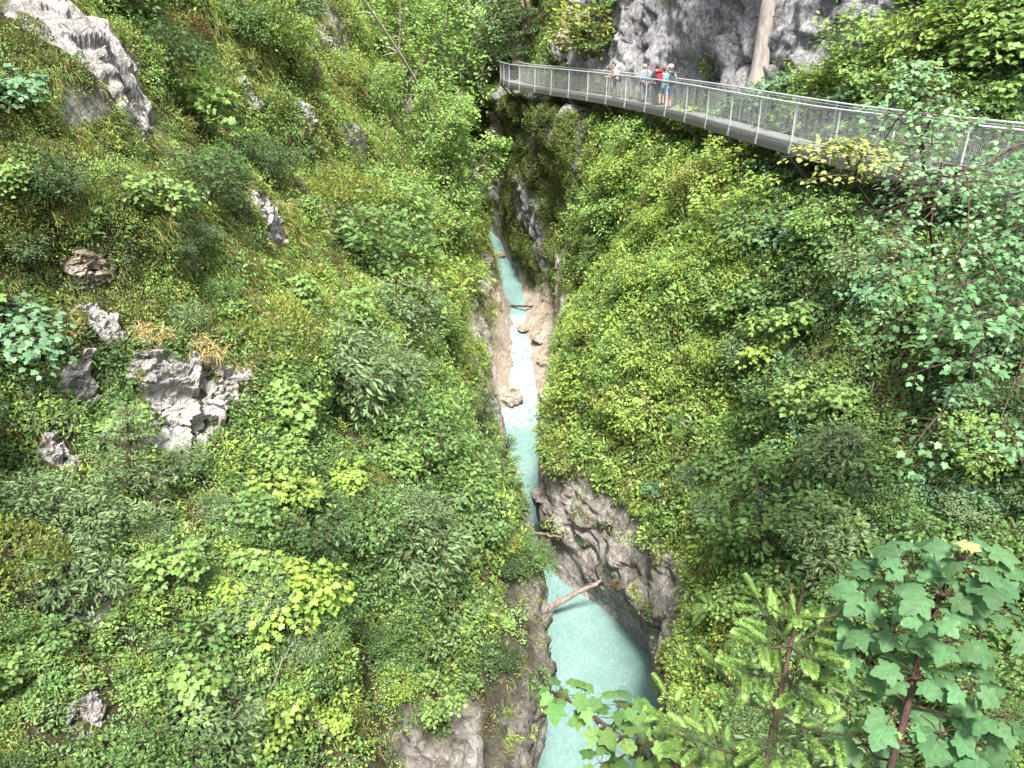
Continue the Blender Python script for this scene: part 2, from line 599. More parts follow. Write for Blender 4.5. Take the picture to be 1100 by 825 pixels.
bankh = 1.1 * smoothstep(36.2, 38.2, ys) * (1 - smoothstep(46, 49, ys))
ctrl = [
    (lxl - 26, lzl + ml * 13 + 6),
    (lxl - 13, lzl + ml * 13),
    (lxl, lzl),
    (xfl, zw + 0.35 + bankh),
    (xel, zw - 0.25),
    ((xel + xer) / 2, zw - 1.0),
    (xer, zw - 0.25),
    (xfr, zw + 0.35 + bankh * 1.15),
    (lxr, lzr),
    (xnear + 0.25, np.full(R, -4.5)),
    (xnear + 1.6, np.full(R, -3.95)),
    (np.maximum(rkx, xnear + 2.1), rkz),
    (np.maximum(rkx, xnear + 2.1) + 2.2, rkz + 9),
    (np.maximum(rkx, xnear + 2.1) + 14, rkz + 17),
]
segs = [30, 230, 75, 10, 8, 8, 10, 85, 190, 16, 60, 70, 24]
cx, cz, seg_id, seg_t = [], [], [], []
for k, n in enumerate(segs):
    t = np.linspace(0, 1, n, endpoint=(k == len(segs) - 1))
    (x0, z0), (x1, z1) = ctrl[k], ctrl[k + 1]
    cx.append(x0[:, None] * (1 - t) + x1[:, None] * t)
    cz.append(z0[:, None] * (1 - t) + z1[:, None] * t)
    seg_id += [k] * n
    seg_t += list(t)
X = np.concatenate(cx, 1)
Z = np.concatenate(cz, 1)
seg_id, seg_t = np.array(seg_id), np.array(seg_t)
C = X.shape[1]
Y = np.repeat(ys[:, None], C, 1)
# the wall that bulges over the pool
bul = np.exp(-((ys - 20.0) / 3.0) ** 2)[:, None]
w7 = (seg_id == 7)
X[:, w7] -= bul * (0.75 * np.sin(np.pi * seg_t[w7]) ** 1.2)[None, :]
for it in range(5):
    for A in (X, Z):
        A[:, 1:-1] = 0.25 * A[:, :-2] + 0.5 * A[:, 1:-1] + 0.25 * A[:, 2:]
P = np.stack([X, Y, Z], -1)


def grid_normals(P):
    du = np.gradient(P, axis=0)
    dv = np.gradient(P, axis=1)
    n = np.cross(dv, du)
    n /= np.linalg.norm(n, axis=-1)[..., None] + 1e-9
    return n


Nn = grid_normals(P)
if Nn[R // 3, 150, 2] < 0:
    Nn = -Nn
S = seg_id[None, :] + seg_t[None, :] + np.zeros((R, 1))
wall = smoothstep(1.93, 2.06, S) * (1 - smoothstep(3.0, 3.2, S)) + smoothstep(6.9, 7.02, S) * (1 - smoothstep(7.93, 8.06, S))
bank = smoothstep(2.9, 3.0, S) * (1 - smoothstep(7.0, 7.1, S))
slope = 1 - np.clip(wall + bank, 0, 1)
rockwall = smoothstep(10.9, 11.05, S)
dwalk = np.abs(X - (xnear[:, None] + 0.6))
calm = smoothstep(1.2, 3.0, dwalk) + (Z < -6) * 1.0
farcliff = smoothstep(7.9, 8.0, S) * (1 - smoothstep(10.0, 10.2, S)) * smoothstep(41, 44, Y) * (Y < 66)
calm = np.clip(np.maximum(calm, farcliff * (Z < -4.15)), 0, 1)
big = fbm(P, 5.0, 3, 3)
midn = fbm(P, 1.7, 3, 11)
rid = ridged(P, 2.2, 4, 23)
# bedding steps on the left slope: ledges with small rock faces
step = np.sin((P[..., 2] * 1.0 + 0.25 * P[..., 1] + 1.8 * big) * 1.9)
disp = slope * (1 - rockwall) * calm * (0.9 * big + 0.55 * midn + 0.22 * step * (S < 2))
low = np.clip((P[..., 2] - zw[:, None]) / 3.0, 0.12, 1)
disp += wall * (0.38 * rid + 0.22 * midn) * low
disp += bank * 0.22 * rid * smoothstep(35, 38, Y)
disp += rockwall * (0.75 * ridged(P * np.array((1, 1, 0.55)), 2.6, 5, 41) + 0.3 * midn)
lipzone = smoothstep(1.72, 1.88, S) * (S < 2.1) * smoothstep(5, 7, Y) * (1 - smoothstep(12, 15, Y))
hardrock = np.maximum(np.maximum(wall * (S < 8.06), rockwall), np.maximum(lipzone, farcliff * (Z < -4.15))) > .02
fp = P[hardrock]
fw = fp * np.array((1, 1, .75)) + .25 * np.stack([vnoise(fp, .8, 201), vnoise(fp, .8, 202), vnoise(fp, .8, 203)], -1)
fac = facets(fw, 1.25, 211, .9) * .20 + facets(fw, .5, 221, .9) * .09
dd_ = np.zeros_like(disp); dd_[hardrock] = fac
disp += dd_ * np.clip(wall * low * .8 + rockwall * 1.5 + lipzone * .8 + farcliff * (Z < -4.15), 0, 1.5)
lipfade = np.exp(-((S - 2.0) / 0.12) ** 2)
disp -= lipfade * 0.15
for hc, hr, hd in (((7.9, 14.9, -6.6), 1.5, 1.5), ((-5.5, 7.4, -6.7), .55, .7), ((6.9, 17.5, -7.6), .9, .8), ((-6.9, 8.9, -3.6), .6, .5), ((8.2, 36.2, -2.0), 1.5, 1.3)):
    g = ((P - np.array(hc)) ** 2).sum(-1) / hr ** 2
    disp -= hd * np.exp(-g)          # dark hollows under overhanging turf
P = P + Nn * disp[..., None]
Nn = grid_normals(P)
if Nn[R // 3, 150, 2] < 0:
    Nn = -Nn

# attributes
nz = fbm(P, 1.3, 4, 61)
nbig = fbm(P, 3.5, 3, 71)
rock = np.clip(wall * smoothstep(-0.55, 0.1, nz + 0.55 + 0.3 * wall), 0, 1)
rock = np.maximum(rock, bank)
rock = np.maximum(rock, rockwall * smoothstep(-0.3, 0.0, nz + 0.3 - 0.7 * smoothstep(45, 52, Y) - 0.5 * (1 - smoothstep(24, 30, Y))))
steep = 1 - np.abs(Nn[..., 2])
rock = np.maximum(rock, slope * smoothstep(0.1, 0.3, nz * 0.7 + nbig * 0.5 + steep * 0.5 - 0.62 + 0.16 * ((S < 2) * (P[..., 2] > -7)) + 0.25 * ((S < 2) * smoothstep(-11.5, -12.6, P[..., 2]))))
pool_wall = (S > 6.5) * smoothstep(15, 17, Y) * (1 - smoothstep(24.5, 27, Y))
qx, qy, qd = project(P)
farcliff = smoothstep(7.9, 8.0, S) * (1 - smoothstep(10.0, 10.2, S)) * smoothstep(41, 44, Y) * (Y < 66)
rock = np.maximum(rock, farcliff)
mossfar = farcliff * smoothstep(-.25, .15, nz)
bare = .85 * (S < 2.5) * smoothstep(730, 800, qy + 35 * nz) * smoothstep(300, 400, qx + 60 * nz) * (Y > 5)
rock = np.maximum(rock, bare * smoothstep(-.15, .15, nz))
rock *= 1 - .9 * smoothstep(7.86, 7.95, S + .10 * nz) * (S < 8.06) * (S > 7) * (Y > 12) * (Y < 34)
palea = np.clip(bank * smoothstep(35.0, 37.5, Y) * (1 - smoothstep(50, 54, Y)) + wall * (S > 6) * smoothstep(36, 38.5, Y) * (1 - smoothstep(44.5, 46.5, Y)) * (1 - smoothstep(2.2, 4.0, P[..., 2] - zw[:, None] + nz))
                + wall * (S < 6) * smoothstep(34.5, 37, Y) * (1 - smoothstep(48, 52, Y)) * (1 - smoothstep(1.5, 3.0, P[..., 2] - zw[:, None] + nz)), 0, 1)
darka = np.clip((S > 6) * smoothstep(44, 46, Y) * (Z < -3) + rockwall, 0, 1) * (1 - palea)
waterline = 1 - smoothstep(0.1, 0.7, P[..., 2] - zw[:, None])
darka = np.maximum(darka, farcliff * .8)
darka = np.maximum(darka, waterline * wall * (1 - palea) * 0.8)
mossa = (1 - .85 * pool_wall) * wall * smoothstep(0.0, 0.35, nbig + 0.35 * nz + (0.30 + 0.25 * smoothstep(-13, -7, P[..., 2])) * (Y > 44) - 0.15 + 0.3 * smoothstep(7.6, 8.0, S) * (S < 8.3)) * (1 - palea) * (1 - waterline)

mossa = np.maximum(mossa, mossfar)
idx = np.arange(R * C).reshape(R, C)
F = np.stack([idx[:-1, :-1], idx[:-1, 1:], idx[1:, 1:], idx[1:, :-1]], -1).reshape(-1, 4)
VT = P.reshape(-1, 3)
terr_me = mesh_from("terrain", VT, F, smooth=True)
for nm, a in (("rock", rock), ("pale", palea), ("dark", darka), ("moss", mossa)):
    point_attr(terr_me, nm, a.ravel())
terrain = link("terrain", terr_me, M_TERR)
tag(terrain, "steep mossy gorge slopes and rock walls", "terrain", kind="structure")

bvh = BVHTree.FromPolygons([tuple(v) for v in VT.tolist()], F.tolist())


def hit(px, py):
    """where the sight line through a point of the photograph meets the hillside"""
    d = ray(px, py).normalized()
    loc, nor, i, dist = bvh.ray_cast(Vector((0, 0, 0)), d)
    if loc is None:
        return None, None
    if nor.dot(d) > 0:
        nor = -nor
    return loc, nor


def ground(x, y, ztop=-2.0):
    loc, nor, i, dist = bvh.ray_cast(Vector((x, y, ztop)), Vector((0, 0, -1)))
    return loc


# ------------------------------------------------------------------ river
rows = ys[(ys > -7) & (ys < 90)]
fine = np.arange(33, 50, 0.07)
rows = np.unique(np.concatenate([rows, fine]))
nw = 56
tt = np.linspace(0, 1, nw)
xl = tab(rows, XEL) - 0.9 + 0.5 * smoothstep(37, 38.5, rows) * (1 - smoothstep(46, 48, rows))
xr = tab(rows, XER) + 0.9 - 0.5 * smoothstep(37, 38.5, rows) * (1 - smoothstep(46, 48, rows))
wz = np.interp(rows, ys, zw)
WX = xl[:, None] * (1 - tt) + xr[:, None] * tt
WY = np.repeat(rows[:, None], nw, 1)
WP = np.stack([WX, WY, np.repeat(wz[:, None], nw, 1)], -1)
foam = np.zeros_like(WX)
WN = WY + .9 * fbm(WP, 1.3, 3, 77) + .35 * np.sin(WX * 2.5)
grad = np.gradient(wz, rows)
foam += smoothstep(0.08, 0.5, grad)[:, None]
foam = np.maximum(foam, (smoothstep(34.6, 37.6, WN) * (1 - smoothstep(43.6, 46.6, WN))) * 0.80)
foam = np.maximum(foam, (smoothstep(36.0, 37.2, WN) * (1 - smoothstep(40, 42, WN))) * 1.0)
foam = np.maximum(foam, 0.16 * np.exp(-((rows - 45.5) / 2) ** 2)[:, None])
foam = np.maximum(foam, 0.32 * np.exp(-((rows - 59) / 1.2) ** 2)[:, None])
turb = (smoothstep(36, 38, rows) * (1 - smoothstep(45, 47, rows)))[:, None]
WP[..., 2] += 0.02 * fbm(WP, 0.8, 3, 5) + turb * (0.16 * fbm(WP * np.array((1, 0.6, 1)), 0.9, 4, 15) + 0.06 * np.sin(WY * 5 + 3 * vnoise(WP, 0.8, 8)))
iw = np.arange(len(rows) * nw).reshape(len(rows), nw)
FW = np.stack([iw[:-1, :-1], iw[:-1, 1:], iw[1:, 1:], iw[1:, :-1]], -1).reshape(-1, 4)
w_me = mesh_from("water", WP.reshape(-1, 3), FW, smooth=True)
point_attr(w_me, "foam", foam.ravel())
tag(link("water", w_me, M_WATER), "milky turquoise mountain stream with a white cascade", "river", kind="structure")


# ------------------------------------------------------------------ rocks
def rock_mesh(name, rx, ry, rz, seed, strata=0.0, n=56, angular=0.35):
    """fractured block: an ellipsoid shell cut by joint planes and roughened"""
    rng = np.random.default_rng(seed)
    bm = bmesh.new()
    bmesh.ops.create_icosphere(bm, subdivisions=6 if n > 40 else 5, radius=1)
    V = np.array([v.co for v in bm.verts])
    Fc = np.array([[l.vert.index for l in f.loops] for f in bm.faces])
    bm.free()
    D = V.copy()
    r = np.ones(len(V))
    for k in range(16):
        nrm = rng.normal(size=3)
        nrm /= np.linalg.norm(nrm)
        off = rng.uniform(0.62, 0.95)
        c = D @ nrm
        r = np.where(c > 0.05, np.minimum(r, off / np.maximum(c, 0.05)), r)
    V = D * r[:, None] * np.array((rx, ry, rz))
    L = (rx + ry + rz) / 3
    V += D * (angular * L * ridged(V + seed * 13.7, L * 0.55, 5, seed))[:, None] * 0.5
    V += D * (0.10 * L * ridged((V + seed * 3.1) * np.array((1, 1, 3.0)), L * 0.4, 4, seed + 9))[:, None]
    me = mesh_from(name, V, Fc)
    moss = smoothstep(0.05, 0.4, fbm(V + seed, L * 0.5, 4, seed + 3) + 0.3 * D[:, 2] - 0.22)
    point_attr(me, "moss", moss)
    return me


OUTCROPS = []   # centre, radius : bare places for the plants


def outcrop(px, py, rx, ry, rz, seed, label, mat=None, tilt=0.0, sink=0.35, name="rock_outcrop", cat="rock", group=None):
    """bedrock breaking through the turf: a fractured face that follows the hillside and dips under it at its ragged edge"""
    loc, nor = hit(px, py)
    if loc is None:
        return
    nor_s = Vector((0, 0, 0))
    for ddx, ddy in ((0, 0), (12, 0), (-12, 0), (0, 12), (0, -12)):
        l2, n2 = hit(px + ddx, py + ddy)
        if n2 is not None: nor_s += n2
    nor = nor_s.normalized()
    upt = (Vector((0, 0, 1)) - nor * nor.z).normalized()
    rgt = upt.cross(nor)
    ca, sa = math.cos(tilt), math.sin(tilt)
    ax, ay = rgt * ca + upt * sa, upt * ca - rgt * sa
    n = 84
    g = np.linspace(-1.35, 1.35, n)
    U, W = np.meshgrid(g, g)
    base = np.array(loc) + U[..., None] * rx * np.array(ax) + W[..., None] * ry * np.array(ay)
    flat = base.reshape(-1, 3)
    surf = np.empty_like(flat)
    nv = np.array(nor)
    for i, q in enumerate(flat):
        h_, _, _, dist = bvh.ray_cast(Vector(q + nv * 2.5), -nor, 5.0)
        surf[i] = q if h_ is None else np.array(h_)
    L = (rx + ry) / 2
    so = seed * 9.17
    rr = np.sqrt(U ** 2 + W ** 2).ravel() + .42 * fbm(flat + so, L * .8, 4, seed)
    m = 1 - smoothstep(.68, 1.1, rr)
    wq = (flat + so) * np.array((1, 1, 1.6)) + .15 * L * np.stack([vnoise(flat + so, L * .5, seed + k) for k in (1, 2, 3)], -1)
    f1 = facets(wq, L * .62, seed + 40, 1.0)
    f2 = facets(wq, L * .24, seed + 50, 1.0)
    f3 = ridged(wq, L * .18, 3, seed + 5)
    hgt = rz * (.36 + .22 * f1 + .13 * f2 + .07 * f3) * m - .14 * (1 - m) - .02
    V = surf + nv * hgt[:, None] + np.array((0, 0, .12 * rz)) * (m * f1)[:, None]
    ii = np.arange(n * n).reshape(n, n)
    Fc = np.stack([ii[:-1, :-1], ii[:-1, 1:], ii[1:, 1:], ii[1:, :-1]], -1).reshape(-1, 4)
    me = mesh_from(name, V - np.array(loc), Fc)
    moss = smoothstep(.05, .3, fbm(V + so, L * .6, 4, seed + 3) - .34 + .5 * smoothstep(.5, .9, rr))
    point_attr(me, "moss", moss)
    o = link(name, me, mat or M_GREY)
    o.location = loc
    tag(o, label, cat, group)
    OUTCROPS.append((np.array(loc), max(rx, ry) * 0.82))
    return o


G_OUT = "bare limestone outcrops on the slope"
outcrop(70, 22, 1.7, 2.3, 0.5, 3, "large grey sloping rock slab at the top corner of the slope", tilt=0.5, group=G_OUT)
outcrop(112, 80, 1.4, 1.8, 0.5, 4, "lower grey slab with tufts beside the pale maple sapling", tilt=0.5, group=G_OUT)
outcrop(195, 432, 1.0, 1.05, 0.6, 5, "whitish ledge face under hanging dry grass", M_WHITE, tilt=0.2, group=G_OUT, sink=.42)
outcrop(250, 412, 0.45, 0.42, 0.4, 6, "small whitish block beside the ledge face", M_WHITE, group=G_OUT, sink=.45)
outcrop(158, 395, 0.42, 0.4, 0.36, 31, "brown streaked block at the left of the ledge face", group=G_OUT, sink=.45)
outcrop(80, 410, 0.42, 0.52, 0.42, 7, "rounded grey knob with rust stains by the ledge", group=G_OUT)
outcrop(107, 346, 0.28, 0.5, 0.3, 8, "narrow stepped pale rock above the rounded knob", M_WHITE, group=G_OUT)
outcrop(98, 288, 0.5, 0.45, 0.35, 9, "pale rock with orange lichen above the stepped rock", M_PALE, group=G_OUT, sink=.5)
outcrop(287, 234, 0.75, 0.9, 0.45, 10, "grey broken rock below the bright heath dome", group=G_OUT, sink=.5)
outcrop(345, 42, 0.8, 0.9, 0.5, 12, "small white rock band high beside the leaning bare trunk", group=G_OUT, sink=.5)
outcrop(268, 105, 0.55, 0.7, 0.4, 32, "pale rock patch between the lone maple and the white band", group=G_OUT, sink=.5)
outcrop(330, 120, 0.45, 0.6, 0.35, 33, "small pale rock under the white band", group=G_OUT, sink=.5)
outcrop(360, 140, 0.4, 0.5, 0.35, 34, "brownish stone right of the small pale rock", M_PALE, group=G_OUT, sink=.5)
outcrop(62, 487, 0.25, 0.45, 0.25, 13, "small grey stone below the rounded knob", group=G_OUT)
outcrop(98, 655, 0.34, 0.34, 0.3, 14, "grey stone in the dark hollow under bare roots", group=G_OUT, sink=.6)
outcrop(88, 770, 0.32, 0.25, 0.2, 15, "small dark stones beneath the grass tuft", group=G_OUT, sink=.6)
outcrop(505, 185, 1.3, 2.6, 0.8, 16, "smooth pale slab dropping to the gorge edge", M_WHITE, tilt=0.3, group=G_OUT)
outcrop(534, 140, 0.8, 2.0, 0.7, 17, "narrow pale rock rib in the far gorge", M_PALE, tilt=0.3, group=G_OUT)
outcrop(565, 40, 1.3, 2.2, 0.9, 18, "pale eroded rock scar on the far hillside", M_PALE, group=G_OUT, sink=.5)
outcrop(612, 30, 1.0, 1.8, 0.8, 19, "second pale rock scar on the far hillside", M_PALE, group=G_OUT, sink=.5)


def boulder(px, py, z, s, seed, label, mat=M_PALE, flat=0.7):
    d = ray(px, py)
    t = z / d.z
    me = rock_mesh("boulder", s, s * 1.2, s * flat, seed, n=30)
    o = link("boulder", me, mat)
    o.location = d * t
    o.rotation_euler = (0, 0, seed)
    tag(o, label, "boulder", "boulders in the stream bed")


boulder(582, 362, -17.0, 0.55, 21, "greenish grey boulder right of the cascade top")
boulder(562, 352, -17.1, 0.35, 22, "small pale boulder in the stream above the cascade")
boulder(541, 324, -16.9, 0.38, 23, "reddish boulder holding the thin driftwood branch")
boulder(536, 274, -16.3, 0.45, 24, "whitish boulder in the far upper stream")
boulder(592, 385, -17.7, 0.75, 27, "big smooth tan boulder on the right bank of the cascade")
boulder(594, 425, -18.9, 0.85, 28, "largest rounded tan boulder beside the white water")
boulder(588, 345, -16.9, 0.6, 29, "tan boulder under the foot of the dark far cliff")
boulder(597, 455, -19.6, 0.55, 25, "pale block at the foot of the cascade pool")
boulder(545, 425, -19.2, 0.8, 26, "orange tinted ledge stone left of the foam")


# ------------------------------------------------------------------ walkway
def arc_path(pts, n=900):
    pts = np.array(pts, float)
    t = np.concatenate(([0], np.cumsum(np.linalg.norm(np.diff(pts, axis=0), axis=1))))
    u = np.linspace(0, t[-1], n)
    q = np.stack([np.interp(u, t, pts[:, k]) for k in range(2)], 1)
    k = 61
    pad = np.concatenate([q[:1] + (q[:1] - q[1:k // 2 + 1][::-1]), q, q[-1:] + (q[-1:] - q[-k // 2:-1][::-1])])
    q = np.stack([np.convolve(pad[:, c], np.ones(k) / k, mode='valid') for c in range(2)], 1)
    return q


WALK = arc_path([(17.5, 3.5), (15, 7.5), (12.4, 12), (10.3, 15.6), (9.25, 19.0), (8.5, 22.3), (7.85, 26), (7.4, 29.0), (7.05, 31.6), (6.2, 35.5), (4.4, 41), (2.2, 46), (-0.1, 51), (-0.55, 54), (-0.9, 57)])
seglen = np.concatenate(([0], np.cumsum(np.linalg.norm(np.diff(WALK, axis=0), axis=1))))
DZ = -3.10
RZ = -1.90
WID = 1.25


def walk_at(s):
    x, y = np.interp(s, seglen, WALK[:, 0]), np.interp(s, seglen, WALK[:, 1])
    e = 0.15
    x2, y2 = np.interp(s + e, seglen, WALK[:, 0]), np.interp(s + e, seglen, WALK[:, 1])
    x1, y1 = np.interp(s - e, seglen, WALK[:, 0]), np.interp(s - e, seglen, WALK[:, 1])
    d = np.array((x2 - x1, y2 - y1, 0.0))
    d /= np.linalg.norm(d)
    n = np.array((d[1], -d[0], 0.0))        # towards the rock
    rise = 0.10 * float(np.clip((22 - y) / 7, 0, 1))      # it climbs a little towards the near end
    return np.array((x, y, rise)), d, n


walk = empty("walkway", (9.1, 22.3, DZ))
tag(walk, "curving grey steel walkway with mesh railings fixed along the cliff above the gorge", "walkway")
WOFF = np.array(walk.location)


def wbuild(mb, name, mat, smooth=False):
    o = mb.build(name, mat, walk, smooth)
    o.matrix_parent_inverse = Matrix.Translation(-Vector(WOFF))
    return o


SP_ = 2.15
nbay = int((seglen[-1] - 0.6) / SP_)
st = [0.3 + k * SP_ for k in range(nbay + 1)]
sm = np.linspace(st[0], st[-1], nbay * 6 + 1)
deck, fas, fas2, rail_n, rail_f, toe = MB(), MB(), MB(), MB(), MB(), MB()
up = np.array((0, 0, 1.0))
prev = None
for s_ in sm:
    p, d, n = walk_at(s_)
    cur = (p + n * 0.03, p + n * (WID - 0.03), p - n * 0.02, p + n * (WID + 0.02), p)
    if prev is not None:
        a, b, c, e = prev[0], prev[1], cur[0], cur[1]
        for z0, z1 in ((DZ - 0.035, DZ),):
            V = [q + up * z for z in (z0, z1) for q in (a, b, e, c)]
            deck.add(V, [(0, 1, 2, 3), (7, 6, 5, 4), (0, 4, 5, 1), (1, 5, 6, 2), (2, 6, 7, 3), (3, 7, 4, 0)])
        fas.bar(prev[2] + up * (DZ - 0.14), cur[2] + up * (DZ - 0.14), 0.06, 0.20)
        fas2.bar(prev[3] + up * (DZ - 0.14), cur[3] + up * (DZ - 0.14), 0.06, 0.20)
        toe.bar(prev[2] + up * (DZ + 0.055), cur[2] + up * (DZ + 0.055), 0.012, 0.13)
    prev = cur
# grating bars across the deck
for s_ in np.arange(st[0], st[-1], 0.11):
    p, d, n = walk_at(s_)
    deck.bar(p + n * 0.04 + up * (DZ + 0.008), p + n * (WID - 0.04) + up * (DZ + 0.008), 0.035, 0.012)
wbuild(deck, "deck", M_DECK)
wbuild(fas, "edge_beam", M_BEAM)
wbuild(fas2, "edge_beam", M_BEAM)
wbuild(toe, "toe_board", M_DECK)
for off, mbx in ((-0.02, rail_n), (WID + 0.02, rail_f)):
    pts = []
    for s_ in sm:
        p, d, n = walk_at(s_)
        pts.append(p + n * off + up * RZ)
    mbx.tube(pts, 0.028, 8)
    wbuild(mbx, "handrail", M_STEEL, True)
for off in (-0.02, WID + 0.02):
    for k in range(nbay + 1):
        p, d, n = walk_at(st[k])
        b = p + n * off
        m = MB()
        m.bar(b + up * (DZ - 0.26), b + up * (RZ - 0.02), 0.05, 0.028, up=d)
        m.box(b + up * (DZ - 0.12) + n * (-0.035 if off < 0 else 0.035), d * 0.055, n * 0.01, up * 0.09)
        wbuild(m, "post", M_STEEL)
        if k == nbay:
            continue
        p2, d2, n2 = walk_at(st[k + 1])
        # wire mesh of the bay, standing just inside the posts
        m = MB()
        L = SP_
        inw = 0.03 if off < 0 else -0.03
        nv = int(L / 0.05)
        for i in range(1, nv):
            p3, d3, n3 = walk_at(st[k] + i * L / nv)
            b3 = p3 + n3 * (off + inw)
            m.tube([b3 + up * (DZ + 0.06), b3 + up * (RZ - 0.06)], 0.0032, 3, caps=False)
        for z in np.arange(DZ + 0.06, RZ - 0.04, 0.05):
            line = []
            for i in range(4):
                p3, d3, n3 = walk_at(st[k] + 0.03 + i * (L - 0.06) / 3)
                line.append(p3 + n3 * (off + inw + 0.005) + up * z)
            m.tube(line, 0.0032, 3, caps=False)
        for z, r in ((RZ - 0.07, 0.010), (DZ + 0.14, 0.010)):
            line = []
            for i in range(4):
                p3, d3, n3 = walk_at(st[k] + 0.03 + i * (L - 0.06) / 3)
                line.append(p3 + n3 * (off + inw) + up * z)
            m.tube(line, r, 4, caps=False)
        wbuild(m, "mesh_panel", M_WIRE)
# cross beams and raking struts into the rock, every second post
for k in range(0, nbay + 1, 2):
    p, d, n = walk_at(st[k])
    m = MB()
    m.bar(p - n * 0.02 + up * (DZ - 0.30), p + n * (WID + 1.2) + up * (DZ - 0.30), 0.10, 0.12)
    m.bar(p + n * 0.08 + up * (DZ - 0.36), p + n * (WID + 0.9) + up * (DZ - 2.5), 0.09, 0.09)
    wbuild(m, "bracket", M_BEAM)

# a slim notice post behind the walkway, at the foot of the rock face
d = ray(771, 94)
sp = Vector(d) * (-3.0 / d.z)
post_loc = sp
sg = empty("notice_post", post_loc)
tag(sg, "slim grey post carrying a small pale blue notice board by the rock face", "notice post")
m = MB(); m.tube([(0, 0, -0.6), (0, 0, 1.55)], 0.035, 8); m.build("post", M_STEEL, sg, True)
m = MB(); m.box((0, -0.05, 1.25), (0.16, 0, 0), (0, 0.012, 0), (0, 0, 0.34)); m.build("board", plain_material("pale_blue_board", (0.42, 0.56, 0.62), 0.4), sg)


# ------------------------------------------------------------------ people
def skin_object(verts, edges, radii, sub=2):
    me = bpy.data.meshes.new("tmp")
    me.from_pydata(verts, edges, [])
    o = bpy.data.objects.new("tmp", me)
    COL.objects.link(o)
    md = o.modifiers.new("s", 'SKIN')
    md.use_smooth_shade = True
    lay = me.skin_vertices[0].data
    for i, r in enumerate(radii):
        lay[i].radius = r if isinstance(r, tuple) else (r, r)
        lay[i].use_root = (i == 0)
    ss = o.modifiers.new("u", 'SUBSURF')
    ss.levels = sub
    ss.render_levels = sub
    dg = bpy.context.evaluated_depsgraph_get()
    dg.update()
    out = bpy.data.meshes.new_from_object(o.evaluated_get(dg))
    bpy.data.objects.remove(o)
    bpy.data.meshes.remove(me)
    return out


M_SKIN = plain_material("skin", (0.50, 0.30, 0.22), 0.55, 0, 0.1)
M_DARKHAIR = plain_material("brown_hair", (0.05, 0.035, 0.025), 0.6)
M_GREYHAIR = plain_material("fair_hair", (0.30, 0.24, 0.17), 0.6)


def cloth(name, c):
    return plain_material(name, c, 0.9, 0, 0.18, 30, 0.3)


